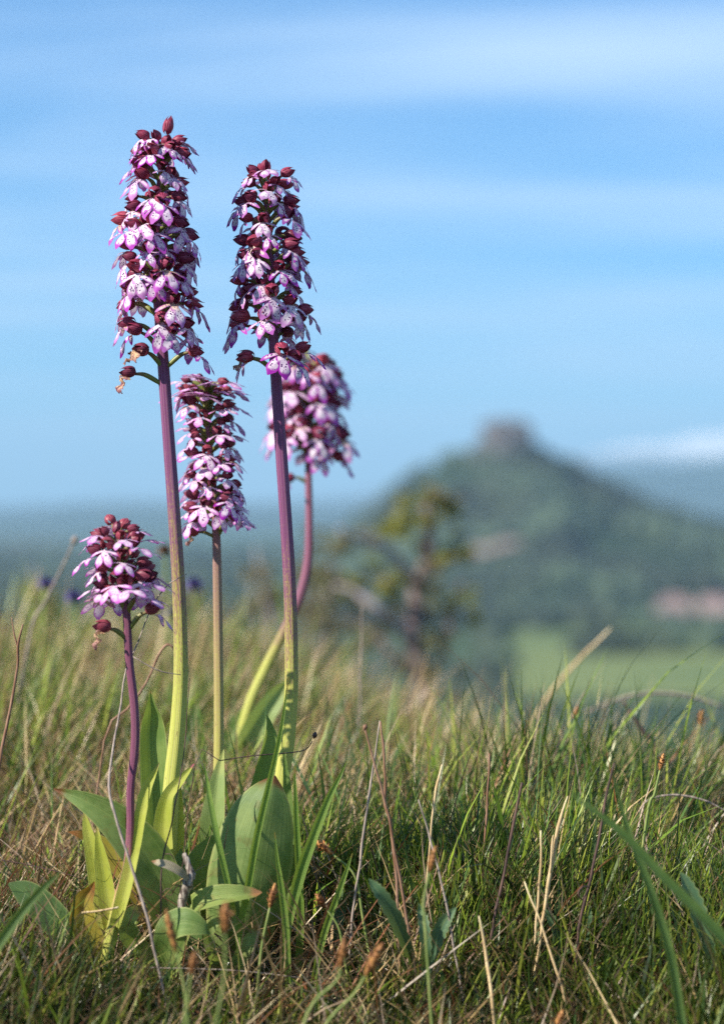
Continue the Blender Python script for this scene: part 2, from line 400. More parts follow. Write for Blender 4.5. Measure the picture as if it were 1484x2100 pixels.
def m_ground():
    m, nt = mat_new('ground'); g = NT(nt)
    geo = g.n('ShaderNodeNewGeometry')
    sp = g.n('ShaderNodeSeparateXYZ', {0: geo.outputs['Position']})
    dist = g.n('ShaderNodeVectorMath', {0: geo.outputs['Position']}, operation='LENGTH').outputs['Value']
    n1 = g.n('ShaderNodeTexNoise', {'Vector': geo.outputs['Position'], 'Scale': 60.0, 'Detail': 5.0, 'Roughness': 0.65})
    n2 = g.n('ShaderNodeTexNoise', {'Vector': geo.outputs['Position'], 'Scale': 0.9, 'Detail': 4.0})
    near = g.mix(g.maprange(n1.outputs[0], 0.35, 0.68), (0.014, 0.010, 0.007), (0.050, 0.037, 0.023))
    slope = g.mix(g.maprange(n2.outputs[0], 0.35, 0.65), (0.085, 0.125, 0.035), (0.17, 0.155, 0.075))
    vo = g.n('ShaderNodeTexVoronoi', {'Vector': geo.outputs['Position'], 'Scale': 0.0042, 'Randomness': 0.9})
    n3 = g.n('ShaderNodeTexNoise', {'Vector': geo.outputs['Position'], 'Scale': 0.0016, 'Detail': 4.0})
    n4 = g.n('ShaderNodeTexNoise', {'Vector': geo.outputs['Position'], 'Scale': 0.02, 'Detail': 4.0})
    sepc = g.n('ShaderNodeSeparateColor', {0: vo.outputs['Color']})
    parcel = g.ramp(sepc.outputs[0], [(0.0, (0.055, 0.125, 0.028)), (0.35, (0.085, 0.155, 0.035)), (0.55, (0.11, 0.13, 0.05)), (0.72, (0.07, 0.13, 0.035)), (0.9, (0.20, 0.13, 0.10))], 'CONSTANT')
    parcel = g.mix(g.maprange(n3.outputs[0], 0.46, 0.56), parcel, (0.035, 0.065, 0.028))
    parcel = g.mix(0.45, parcel, (0.022, 0.034, 0.028))
    parcel = g.mix(g.math('MULTIPLY', n4.outputs[0], 0.35), parcel, (0.05, 0.07, 0.03))
    c = g.mix(g.maprange(dist, 1.6, 5.0), near, slope)
    c = g.mix(g.maprange(dist, 200.0, 500.0), c, parcel)
    bp = g.n('ShaderNodeBump', {'Strength': 0.8, 'Distance': 0.006, 'Height': n1.outputs[0]})
    p = g.n('ShaderNodeBsdfPrincipled', {'Base Color': c, 'Roughness': 0.9, 'Specular IOR Level': 0.15, 'Normal': bp.outputs[0]})
    g.out(p.outputs[0])
    return m
def build_ground():
    nr, na = 230, 180
    rr = np.concatenate([[0.0], np.geomspace(0.03, 38000, nr)])
    th = np.linspace(0, 2 * np.pi, na, endpoint=False)
    X = rr[:, None] * np.cos(th); Y = rr[:, None] * np.sin(th)
    Z = gz(X, Y)
    V = np.stack([X, Y, Z], -1).reshape(-1, 3)
    i = np.arange(nr)[:, None]; k = np.arange(na)[None, :]
    F = np.stack([i * na + k, (i + 1) * na + k, (i + 1) * na + (k + 1) % na, i * na + (k + 1) % na], -1).reshape(-1, 4)
    me = bpy.data.meshes.new('ground')
    me.from_pydata(V.tolist(), [], F.tolist())
    me.polygons.foreach_set('use_smooth', [True] * len(F))
    me.materials.append(m_ground()); me.validate()
    return tag(link('ground', me), 'grassy hillside falling away to a wide valley floor', kind='structure')
build_ground()

def m_hill(name, green1, green2, rock=None, snow=None, scale=0.01, rockz=(0, 1)):
    m, nt = mat_new(name); g = NT(nt)
    geo = g.n('ShaderNodeNewGeometry')
    n1 = g.n('ShaderNodeTexNoise', {'Vector': geo.outputs['Position'], 'Scale': scale, 'Detail': 6.0, 'Roughness': 0.6})
    c = g.mix(g.maprange(n1.outputs[0], 0.38, 0.62), green1, green2)
    sp = g.n('ShaderNodeSeparateXYZ', {0: geo.outputs['Position']})
    top = rock or snow
    if top:
        h = g.math('ADD', sp.outputs[2], g.math('MULTIPLY', g.math('SUBTRACT', n1.outputs[0], 0.5), (rockz[1] - rockz[0]) * 2.5))
        c = g.mix(g.maprange(h, rockz[0], rockz[1]), c, top)
    p = g.n('ShaderNodeBsdfPrincipled', {'Base Color': c, 'Roughness': 0.95, 'Specular IOR Level': 0.1})
    g.out(p.outputs[0])
    return m
def heights(sil, D):
    px = np.array([s[0] for s in sil], float); row = np.array([s[1] for s in sil], float)
    return (px - 742) / FPX * D, CAM.z + (1050 - row) / FPX * D
def hill_z(sil, D, depth, base, amp, fr):
    xs, hs = heights(sil, D)
    def f(x, yo):
        h = np.interp(x, xs, hs)
        z = base + (h - base) * np.exp(-(yo / depth) ** 2)
        n = np.array([noise.fractal(Vector((a * fr, b * fr, 0.3)), 0.9, 2.1, 5) for a, b in zip(np.ravel(x), np.ravel(yo))]).reshape(np.shape(x))
        return z + amp * n * np.clip((h - base) / 60, 0.2, 1) 
    return f, xs
def build_hill(name, label, sil, D, depth, base, amp, fr, mat, nx, ny):
    f, xs = hill_z(sil, D, depth, base, amp, fr)
    X, YO = np.meshgrid(np.linspace(xs[0], xs[-1], nx), np.linspace(-1.9 * depth, 1.9 * depth, ny))
    Z = f(X, YO)
    Z[0, :] = base - 30; Z[-1, :] = base - 30
    Z = np.maximum(Z, base - 2)
    mb = MB()
    mb.grid(np.stack([X, YO + D + CAM.y, Z], -1).tolist(), np.zeros(X.shape + (4,)).tolist())
    o = mb.build(name, mat)
    tag(o, label, kind='structure')
    return f
SIL = [(150, 1205), (500, 1190), (600, 1160), (690, 1112), (760, 1062), (815, 1015), (855, 978), (885, 958), (915, 954), (945, 950), (970, 938), (995, 922), (1040, 912), (1090, 922), (1112, 945), (1135, 966), (1180, 978), (1225, 1006), (1275, 1018), (1320, 1048), (1390, 1066), (1430, 1085), (1500, 1092), (1620, 1128), (1800, 1170), (2200, 1200)]
HD = 2500.0
HILL = m_hill('hill_slopes', (0.022, 0.042, 0.022), (0.045, 0.065, 0.035), rock=(0.095, 0.095, 0.09), scale=0.012, rockz=(52, 66))
hf = build_hill('hill', 'wooded hill rising to a rocky summit across the valley', SIL, HD, 420.0, -76.0, 10.0, 0.010, HILL, 240, 80)
# rock crag on the summit
def build_crag():
    c = at(1040, 935, HD + CAM.y)
    mb = MB(); P = []; D = []
    for i in range(15):
        t = i / 14; row = []; dr = []
        for k in range(37):
            th = 2 * math.pi * k / 36
            w = (33 * (1 - 0.34 * t)) * (1.0 if t < 0.9 else (1 - (t - 0.9) * 7))
            n = noise.fractal(Vector((math.cos(th) * 1.4, math.sin(th) * 1.4, t * 2.2)), 0.8, 2.1, 5)
            w *= 1 + 0.42 * n
            row.append((c.x + math.cos(th) * w * (1.15 if math.cos(th) < 0 else 1.0), c.y + math.sin(th) * w, c.z - 18 + 55 * t + 4 * n * t))
            dr.append((0, t, 0, 0))
        P.append(row); D.append(dr)
    mb.grid(P, D)
    o = mb.build('rock_crag', m_hill('crag_rock', (0.05, 0.05, 0.056), (0.14, 0.125, 0.125), scale=0.05), smooth=False)
    tag(o, 'blunt rock crag on top of the wooded hill', kind='structure')
build_crag()
build_hill('distant_ridge', 'long blue ridge beyond the wooded hill',
           [(-3500, 1050), (-1500, 1040), (-300, 1042), (0, 1050), (200, 1046), (400, 1040), (600, 1036), (760, 1024), (900, 1000), (1000, 984), (1120, 962), (1210, 952), (1300, 944), (1400, 950), (1484, 945), (1700, 930), (2200, 960), (3500, 1000), (4500, 1050)],
           12000.0, 1800.0, -80.0, 40.0, 0.0011, m_hill('ridge_slopes', (0.020, 0.040, 0.025), (0.04, 0.06, 0.035), scale=0.002), 220, 40)
build_hill('snowy_mountains', 'far snow-topped mountain chain on the horizon',
           [(-4000, 1045), (-1000, 1035), (0, 1040), (600, 1030), (850, 990), (1000, 962), (1100, 938), (1180, 926), (1240, 908), (1310, 900), (1370, 906), (1430, 893), (1484, 888), (1560, 880), (1700, 890), (2300, 930), (3200, 980), (4500, 1045)],
           24000.0, 3000.0, -80.0, 100.0, 0.0006, m_hill('mountain_slopes', (0.05, 0.06, 0.06), (0.10, 0.10, 0.09), snow=(0.80, 0.78, 0.78), scale=0.0008, rockz=(440, 600)), 260, 40)

def m_field(name, c1, c2):
    m, nt = mat_new(name); g = NT(nt)
    geo = g.n('ShaderNodeNewGeometry')
    n1 = g.n('ShaderNodeTexNoise', {'Vector': geo.outputs['Position'], 'Scale': 0.009, 'Detail': 6.0, 'Roughness': 0.65})
    p = g.n('ShaderNodeBsdfPrincipled', {'Base Color': g.mix(g.maprange(n1.outputs[0], 0.36, 0.64), c1, c2), 'Roughness': 0.95})
    g.out(p.outputs[0]); return m
def field(name, label, corners, mat, lift=0.5):
    """corners: x, y of four points on the valley floor; a sheet draped over the terrain"""
    A = [np.array(c, float) for c in corners]
    mb = MB(); P = []; D = []
    for i in range(13):
        s = i / 12; row = []
        for k in range(13):
            t = k / 12
            p = (A[0] * (1 - t) + A[1] * t) * (1 - s) + (A[3] * (1 - t) + A[2] * t) * s
            z = float(gz(p[0], p[1]))
            if abs(p[1] - HD) < 800: z = max(z, float(hf(np.array([p[0]]), np.array([p[1] - HD - CAM.y]))[0]))
            row.append((p[0], p[1], z + lift))
        P.append(row); D.append([(0, 0, 0, 0)] * 13)
    mb.grid(P, D)
    tag(mb.build(name, mat), label, kind='structure')
def gx(px, y): return (px - 742) / FPX * (y + 1.5)
GREENF = m_field('young_crop', (0.070, 0.115, 0.022), (0.150, 0.185, 0.042))
PLOUGH = m_field('ploughed_soil', (0.20, 0.13, 0.11), (0.34, 0.22, 0.19))
field('green_field', 'bright green crop field on the valley floor below the hill', [(gx(1010, 930), 930), (gx(1800, 930), 930), (gx(1750, 1480), 1480), (gx(1000, 1480), 1480)], GREENF)
field('ploughed_field', 'large pinkish ploughed field beyond the bright green crop', [(gx(1270, 1510), 1510), (gx(1750, 1510), 1510), (gx(1700, 2050), 2050), (gx(1370, 1950), 1950)], PLOUGH)
field('ploughed_field', 'small pinkish ploughed strip halfway up the wooded hill', [(gx(950, 2015), 2015), (gx(1072, 2030), 2030), (gx(1050, 2085), 2085), (gx(985, 2085), 2085)], m_field('fallow_soil', (0.15, 0.12, 0.105), (0.25, 0.18, 0.15)), 1.5)

# woodland on the hill and in the valley: one far-off mass
def build_forest():
    phi = (1 + 5 ** 0.5) / 2
    ico = np.array([(-1, phi, 0), (1, phi, 0), (-1, -phi, 0), (1, -phi, 0), (0, -1, phi), (0, 1, phi), (0, -1, -phi), (0, 1, -phi), (phi, 0, -1), (phi, 0, 1), (-phi, 0, -1), (-phi, 0, 1)]) / math.hypot(1, phi)
    tri = np.array([(0, 11, 5), (0, 5, 1), (0, 1, 7), (0, 7, 10), (0, 10, 11), (1, 5, 9), (5, 11, 4), (11, 10, 2), (10, 7, 6), (7, 1, 8), (3, 9, 4), (3, 4, 2), (3, 2, 6), (3, 6, 8), (3, 8, 9), (4, 9, 5), (2, 4, 11), (6, 2, 10), (8, 6, 7), (9, 8, 1)])
    pts = []
    xs = rng.uniform(gx(660, HD), gx(1900, HD), 9000); yo = rng.uniform(-620, 150, 9000)
    zz = hf(xs, yo)
    for x, y, z in zip(xs, yo, zz):
        if z < -70 or z > 60: continue
        d = noise.noise(Vector((x * 0.006, y * 0.006, 2.0)))
        if d < -0.12: continue
        Y = y + HD + CAM.y
        pxp = x / (Y + 1.5) * FPX + 742
        if 945 < pxp < 1078 and 1975 < Y < 2092: continue
        pts.append((x, Y, z))
    for _ in range(9000):
        Y = rng.uniform(1500, 4500); x = rng.uniform(gx(-500, Y), gx(1900, Y))
        if noise.noise(Vector((x * 0.0022, Y * 0.0022, 5.0))) < 0.02: continue
        if gx(1250, Y) < x < gx(1760, Y) and Y < 2100: continue
        if abs(Y - HD) < 600 and x > gx(650, Y): continue
        pts.append((x, Y, float(gz(x, Y))))
    for (xa, ya), (xb, yb), m in (((1000, 1485), (1760, 1505), 130), ((1180, 1210), (1600, 1260), 50), ((1000, 930), (1010, 1480), 40)):   # hedges round the fields
        for k in range(m):
            if rng.uniform() < 0.3: continue
            t = k / m; Y = ya + (yb - ya) * t + rng.normal(0, 5); x = gx(xa + (xb - xa) * t, Y) + rng.normal(0, 3)
            pts.append((x, Y, float(gz(x, Y)) - 3))
    P = np.array(pts); n = len(P)
    s = rng.uniform(4.5, 9.0, n)
    V = P[:, None, :] + ico[None] * (s[:, None, None] * rng.uniform(0.75, 1.25, (n, 12, 1))) * np.array([1, 1, 1.15]) + np.array([0, 0, 1.0]) * (s[:, None, None] * 0.8)
    F = (tri[None] + 12 * np.arange(n)[:, None, None]).reshape(-1, 3)
    me = bpy.data.meshes.new('forest'); me.from_pydata(V.reshape(-1, 3).tolist(), [], F.tolist())
    pal = np.array([(0.018, 0.031, 0.018), (0.026, 0.042, 0.022), (0.034, 0.050, 0.026), (0.014, 0.025, 0.018)])
    c = pal[rng.integers(0, 4, n)]
    patch = np.array([noise.noise(Vector((a * 0.008, b * 0.008, 9.0))) for a, b in P[:, :2]])
    c = c * np.where(patch > 0.12, 2.0, np.where(patch > -0.1, 1.1, 0.65))[:, None]; c = np.concatenate([c, np.ones((n, 1))], 1)
    a = me.attributes.new('col', 'FLOAT_COLOR', 'POINT'); a.data.foreach_set('color', np.repeat(c, 12, 0).astype(np.float32).ravel())
    me.polygons.foreach_set('use_smooth', [True] * len(F))
    me.materials.append(FOREST)
    tag(link('forest', me), 'dark green woodland covering the hill and valley floor', 'forest', kind='stuff')
build_forest()

def rooted(sp, limit=520, wfac=1.0):
    """carry a plant's foot on down into the ground below its first point"""
    x0, r0, Y, w = sp[0][:4]
    if r0 < sp[-1][1] + 25: return list(sp)
    xw = at(x0, r0, Y).x
    rg = 1050 + (CAM.z - float(gz(xw, Y)) + 0.004) / (Y - CAM.y) * FPX
    if rg <= r0 + 2 or rg - r0 > limit: return list(sp)
    k = (x0 - sp[1][0]) / max(20.0, r0 - sp[1][1])
    dx_ = max(-45.0, min(45.0, k * (rg - r0)))
    return [(x0 + dx_, rg, Y, w * wfac)] + list(sp)

# ------------------------------------------------------------------ orchids
def lip_mesh(seed, flat=0.0, wither=0.0, mat=None):
    """hangs from the origin; outward is +X, up is +Z: a short body, two narrow arms, two broad lobes"""
    rd = random.Random(seed); mb = MB(); L = 14.5 * rd.uniform(0.92, 1.08); N = 24
    a0 = R(-38 + 30 * flat); a1 = R(-90 + 45 * flat)
    cen = [(0, 0)]
    for i in range(N + 8):
        ang = a0 + (a1 - a0) * min(1, (i / N) * 1.6) + wither * 1.4 * math.sin(i * 0.5)
        cen.append((cen[-1][0] + math.cos(ang) * L / N, cen[-1][1] + math.sin(ang) * L / N))
    def pos(y, d, lift=0.0):
        f = max(0.0, min(d / L * N, N + 6.99)); k = int(f); r = f - k
        x = cen[k][0] + (cen[k + 1][0] - cen[k][0]) * r; z = cen[k][1] + (cen[k + 1][1] - cen[k][1]) * r
        x += lift - 0.035 * y * y + 0.25 * math.sin(y * 0.9 + d * 0.7 + seed) + wither * rd.uniform(-1, 1) * 1.2
        return (x * 1e-3, y * 1e-3, (z + wither * rd.uniform(-1, 1)) * 1e-3)
    def strip(y0, d0, ang, ln, wid, nc, lift, curve=0.0, e0=0.0, jag=0.0):
        """ang from straight down; wid = half-widths along the strip"""
        P = []; D = []; y, d = y0, d0; n = len(wid)
        for i in range(n):
            t = i / (n - 1); a = ang + curve * t
            row = []; dr = []
            for j in range(nc):
                v = -1 + 2 * j / (nc - 1)
                ext = wid[i] * v
                tip = (1 - v * v) * 0.5 * (t ** 6) * wid[max(0, n - 3)] + jag * rd.uniform(-1, 1) * t ** 3
                yy = y + ext * math.cos(a) + math.sin(a) * tip; dd = d - ext * math.sin(a) + math.cos(a) * tip
                row.append(pos(yy, dd, lift))
                ed = max(abs(v) ** 5 * min(1, e0 + t * 1.6), max(0.0, (t - 0.55) / 0.45) ** 1.5)
                dr.append((yy / 6.0, dd / 6.0, min(1.0, ed), 0))
            P.append(row); D.append(dr)
            y += math.sin(a) * ln / (n - 1); d += math.cos(a) * ln / (n - 1)
        mb.grid(P, D)
    k = 1 - 0.5 * wither
    strip(0, 0, 0, L * 0.55, [1.6 * k, 2.0 * k, 2.2 * k, 2.2 * k, 2.0 * k, 1.2 * k], 5, 0.0)
    sp = R(rd.uniform(20, 31)); asy = rd.uniform(-0.06, 0.06)
    for sgn in (-1, 1):
        w = rd.uniform(0.92, 1.1) * k
        strip(sgn * 0.7, L * 0.30, sgn * (sp + asy), L * rd.uniform(0.62, 0.72), [1.1 * w, 1.35 * w, 1.75 * w, 2.2 * w, 2.55 * w, 2.6 * w, 2.2 * w, 1.2 * w], 6, 0.12 * sgn, -sgn * 0.12, 0.1, 0.35)
        strip(sgn * 1.2, L * 0.13, sgn * R(rd.uniform(58, 78)), rd.uniform(8.4, 10.2) * k, [0.8 * k, 1.0 * k, 1.15 * k, 1.25 * k, 1.1 * k, 0.5 * k], 4, 0.45, -sgn * R(rd.uniform(5, 30)), 0.1)
    return mb.mesh('lip', mat or LIP)

def hood_mesh(seed, L=10.5, Rr=4.3, mat=None, shut=False):
    rd = random.Random(seed); mb = MB()
    for c0, span in ((0, 66), (R(108), 56), (R(-108), 56)) + (((R(180), 60),) if shut else ()):
        P = []; D = []; fl = rd.uniform(0.3, 1.3) * (0 if shut else 1); lift = rd.uniform(-0.3, 0.5)
        for i in range(10):
            u = i / 9; row = []; dr = []
            r = Rr * 2.15 * max(u, 1e-4) ** 0.5 * max(0.0, 1 - u) ** 0.8 * (1 if not shut else 0.9) + 0.3
            sg = R(span) * (1 - u ** 4) * (0.55 + 0.45 * min(1, u * 3))
            if u > 0.8: r += fl * ((u - 0.8) / 0.2) ** 2 * 1.6
            x = L * (1 - (1 - u) ** 1.15) + (lift * (u - 0.8) * 4 if u > 0.8 else 0)
            for j in range(7):
                v = -1 + 2 * j / 6; ps = c0 + v * sg
                rr = r * (1.03 if c0 == 0 else 1.0) * (1 + 0.04 * math.sin(9 * v + seed)) - 0.25 * (1 - abs(v)) * (0 if c0 == 0 else 1)
                row.append((x * 1e-3, math.sin(ps) * rr * 1e-3, (math.cos(ps) * rr * 0.92 - 0.09 * x * u) * 1e-3))
                dr.append((v + c0, u, abs(v), 0))
            P.append(row); D.append(dr)
        mb.grid(P, D)
    return mb.mesh('hood', mat or HOOD)

def ovary_mesh(Lo, rise, seed):
    rd = random.Random(seed); mb = MB()
    ctrl = [(0, 0, 0), (Lo * 0.35, rd.uniform(-0.5, 0.5), rise * 0.50), (Lo * 0.72, rd.uniform(-0.4, 0.4), rise * 0.92), (Lo + 1.2, 0, rise)]
    pts = [Vector(p) * 1e-3 for p in catmull(ctrl, 9)]
    rad = [1.15e-3 * (0.75 + 0.55 * math.sin(math.pi * min(1, i / 9 * 1.1)) ** 1) for i in range(10)]
    mb.tube(pts, rad, 7)
    # small pointed bract at the foot of the ovary
    P = []; D = []
    for i in range(4):
        t = i / 3; w = 1.2 * (1 - t) + 0.05
        P.append([((0.6 + 3.0 * t) * 1e-3, v * w * 1e-3, (-1.4 + 2.2 * t + 0.5 * abs(v)) * 1e-3) for v in (-1, 0, 1)]); D.append([(0, 0.9, 0, 0)] * 3)
    mb.grid(P, D)
    return mb.mesh('flower', OVARY)

OV = {}
for k, (Lo, rise) in enumerate(((7, 3.5), (10, 5), (13, 6.5), (16, 8))):
    OV[k] = (ovary_mesh(Lo, rise, 50 + k), Lo, rise)
LIPS = [lip_mesh(i) for i in range(7)]
LIPS_FLAT = [lip_mesh(20 + i, flat=0.75, mat=LIP_PALE) for i in range(5)]
LIPS_MID = [lip_mesh(30 + i, flat=0.25, mat=LIP_PALE) for i in range(5)]
LIPS_DRY = [lip_mesh(40 + i, wither=0.8, mat=LIP_DRY) for i in range(3)]
HOODS = [hood_mesh(i, 10.5 + 0.9 * (i % 3), 4.1 + 0.3 * (i % 2)) for i in range(5)]
HOODS_RED = [hood_mesh(10 + i, 10.0 + 0.7 * (i % 3), 4.3, HOOD_RED) for i in range(4)]
BUD = [hood_mesh(60 + i, 10.5, 3.6, HOOD, True) for i in range(2)]

def flower(root, pos, phi, ov=2, s=1.0, lips=LIPS, hoods=HOODS, pitch=0.0, roll=0.0, nolip=False, hoodtilt=0.0, lippitch=0.0, hs=1.0):
    me, Lo, rise = OV[ov]
    f = bpy.data.objects.new('flower', me); COL.objects.link(f); f.parent = root
    f.location = pos - root.location
    f.rotation_euler = (Matrix.Rotation(phi, 4, 'Z') @ Matrix.Rotation(-pitch, 4, 'Y') @ Matrix.Rotation(roll, 4, 'X')).to_euler()
    s *= 1.14
    f.scale = (s, s, s)
    h = bpy.data.objects.new('hood', random.choice(hoods)); COL.objects.link(h); h.parent = f
    h.location = (Lo * 1e-3, 0, (rise + 0.6) * 1e-3)
    h.rotation_euler = (random.uniform(-0.15, 0.15), R(0) + hoodtilt + random.uniform(-0.2, 0.2), random.uniform(-0.2, 0.2))
    hq = hs * 0.97 * random.uniform(0.9, 1.1); h.scale = (hq, hq, hq)
    if not nolip:
        l = bpy.data.objects.new('lip', random.choice(lips)); COL.objects.link(l); l.parent = f
        l.location = ((Lo + 4.0 * hs) * 1e-3, 0, (rise - 2.4 * hs) * 1e-3)
        l.rotation_euler = (random.uniform(-0.25, 0.25), lippitch + random.uniform(-0.38, 0.12), random.uniform(-0.35, 0.35))
        k = random.uniform(0.86, 1.14); k *= 1.04; l.scale = (k, k * random.uniform(0.88, 1.12), k)
    return f

def make_orchid(label, stem_px, mat, n=60):
    pts, rad = path(rooted(stem_px), n)
    root = empty('orchid', pts[0])
    mb = MB(); mb.tube(pts, rad, 24, ribs=0.055)
    mb.build('stem', mat, root)
    tag(root, label, 'orchid', 'orchids in flower')
    return root, pts
def on_stem(pts, row):
    """the point of the stem's axis seen at this row of the photograph"""
    best = min(pts, key=lambda p: abs((CAM.z - p.z) / (p.y - CAM.y) * FPX + 1050 - row))
    return best.copy()
def spiral(root, pts, r0, r1, n, s0, s1, ov0, ov1, ph=0.0, taper=None, **kw):
    for i in range(n):
        t = (i + 0.5) / n; row = r0 + (r1 - r0) * t + random.uniform(-5, 5)
        p = on_stem(pts, row)
        ov = ov0 if random.random() > t else ov1
        s = (s0 + (s1 - s0) * t) * random.uniform(0.84, 1.14)
        flower(root, p, ph + i * R(137.5) + random.uniform(-0.22, 0.22), ov, s, pitch=random.uniform(-0.1, 0.22) + 0.25 * t * t, **kw)

FR, LE, RI = R(-90), R(180), R(0)
# --- tallest orchid
o1, p1 = make_orchid('tallest orchid, with a lone dark bud standing above its spike of flowers',
    [(338, 1890, 0.0, 17), (346, 1740, 0.0, 18), (352, 1620, 0.0, 17.5), (364, 1500, 0, 16), (371, 1380, 0, 14.5), (368, 1230, 0, 13.5), (357, 1050, 0, 12.5), (346, 900, 0, 12), (336, 760, 0, 11.5), (328, 650, 0, 11), (322, 560, 0, 10), (322, 450, 0, 7.5), (330, 350, 0, 5), (338, 300, 0, 3), (341, 280, 0, 2.2)], STEM_A)
spiral(o1, p1, 660, 318, 60, 1.0, 0.86, 2, 1, 0.4)
for row, phi, ov, s, pit, kw in (
    (690, R(195), 3, 0.95, 0.15, {}), (735, R(200), 3, 0.95, 0.35, {}), (765, R(215), 2, 0.95, 0.3, dict(lips=LIPS_DRY, hoods=HOODS_RED)),
    (800, R(188), 3, 0.95, -0.05, dict(lips=LIPS_DRY, hoods=HOODS_RED)), (700, R(-35), 2, 1.0, 0.2, {}), (715, R(-62), 1, 1.0, 0.1, {}), (752, R(-12), 3, 0.95, 0.15, {}), (670, R(-85), 1, 1.0, 0, {}),
    (690, R(40), 2, 1, 0, {}), (345, R(200), 2, 0.8, 0.6, {}), (335, R(-15), 2, 0.8, 0.5, {}), (325, R(230), 1, 0.75, 0.7, {}), (318, R(-70), 0, 0.75, 0.6, {}), (330, R(120), 0, 0.7, 0.8, {})):
    flower(o1, on_stem(p1, row), phi, ov, s, pitch=pit, **kw)
def bud(root, pos, s, rot, i=0):
    b = link('bud', BUD[i]); b.parent = root; b.location = pos - root.location
    b.rotation_euler = rot; b.scale = (s, s, s)
bud(o1, p1[-1] + Vector((0.0005, 0, 0.001)), 1.15, (0, R(-84), 0))
bud(o1, on_stem(p1, 318) + Vector((0.001, -0.001, 0)), 0.85, (0, R(-72), R(-60)), 1)

# --- second tallest orchid
o2, p2 = make_orchid('second tallest orchid, its stem bare purple and green below a loose spike',
    [(545, 1880, 0.02, 15), (560, 1760, 0.02, 16), (575, 1620, 0.02, 15), (589, 1520, 0.02, 15), (597, 1420, 0.02, 13.5), (597, 1300, 0.02, 13), (593, 1180, 0.02, 12.5), (585, 1050, 0.02, 12), (576, 920, 0.02, 11.5), (567, 790, 0.02, 11), (561, 700, 0.02, 10), (556, 600, 0.02, 8.5), (553, 500, 0.02, 7), (546, 420, 0.02, 5), (540, 365, 0.02, 3)], STEM_A)
spiral(o2, p2, 695, 385, 52, 0.98, 0.84, 2, 1, 1.1)
for row, phi, ov, s, pit, kw in (
    (705, R(190), 3, 0.95, 0.05, {}), (755, R(195), 3, 0.85, 0.1, dict(lips=LIPS_DRY)), (775, R(185), 2, 0.95, 0.12, dict(hoods=HOODS_RED)),
    (685, R(-8), 3, 0.95, 0.15, {}), (735, R(-75), 2, 1.0, 0.0, {}), (755, R(-50), 2, 1.05, 0.1, {}), (775, R(-18), 3, 0.95, 0.3, {}),
    (400, R(-10), 3, 0.8, 0.45, {}), (385, R(215), 1, 0.75, 0.6, {}), (372, R(-80), 0, 0.75, 0.8, {})):
    flower(o2, on_stem(p2, row), phi, ov, s, pitch=pit, **kw)
bud(o2, p2[-1], 0.95, (0, R(-66), R(-120)))

# --- middle orchid
o3, p3 = make_orchid('middle-sized orchid with crowded pale lilac flowers between the two tallest stems',
    [(428, 1880, 0.085, 10), (438, 1780, 0.085, 11), (446, 1650, 0.085, 10.5), (449, 1500, 0.085, 10), (448, 1350, 0.085, 9.5), (446, 1200, 0.085, 9), (443, 1080, 0.085, 8), (436, 980, 0.085, 7), (429, 900, 0.085, 5.5), (425, 840, 0.085, 4.5), (423, 795, 0.085, 3)], STEM_C)
spiral(o3, p3, 1080, 830, 52, 0.96, 0.84, 1, 1, 0.2, lips=LIPS_MID + LIPS_FLAT, hoods=HOODS_RED, hs=0.8)
spiral(o3, p3, 840, 797, 16, 1.0, 0.86, 1, 1, 2.0, lips=LIPS_FLAT, hoods=HOODS_RED, lippitch=-0.5, hs=0.6)
for row, phi, ov, s, pit, kw in (
    (1085, R(205), 1, 0.95, 0.1, dict(lips=LIPS_MID)), (1110, R(180), 2, 0.7, -0.1, dict(lips=LIPS_DRY)), (1105, R(-30), 2, 1.0, 0.45, dict(lips=LIPS_MID)), (1040, R(-60), 1, 1.0, 0.1, dict(lips=LIPS))):
    flower(o3, on_stem(p3, row), phi, ov, s, pitch=pit, hoods=HOODS_RED, **kw)

bud(o3, p3[-1] - Vector((0, 0, 0.004)), 0.8, (0, R(-75), R(-60)))

# --- orchid behind
o4, p4 = make_orchid('blurred orchid with a kinked stem standing behind the second tallest one',
    [(478, 1570, 0.36, 11), (510, 1450, 0.36, 10.5), (545, 1370, 0.36, 10), (580, 1300, 0.36, 9.5), (612, 1230, 0.36, 9), (630, 1160, 0.36, 8.5), (634, 1080, 0.36, 7.5), (632, 950, 0.36, 6.5), (632, 850, 0.36, 5), (634, 740, 0.36, 3)], STEM_D)
spiral(o4, p4, 945, 745, 46, 1.28, 1.0, 2, 1, 0.9, lips=LIPS_MID + LIPS)
for row, phi, ov, s, pit in ((985, R(190), 1, 0.9, 0.0), (965, R(-10), 3, 1.1, 0.1), (955, R(-60), 2, 1.1, 0.1)):
    flower(o4, on_stem(p4, row), phi, ov, s, pitch=pit, lips=LIPS)

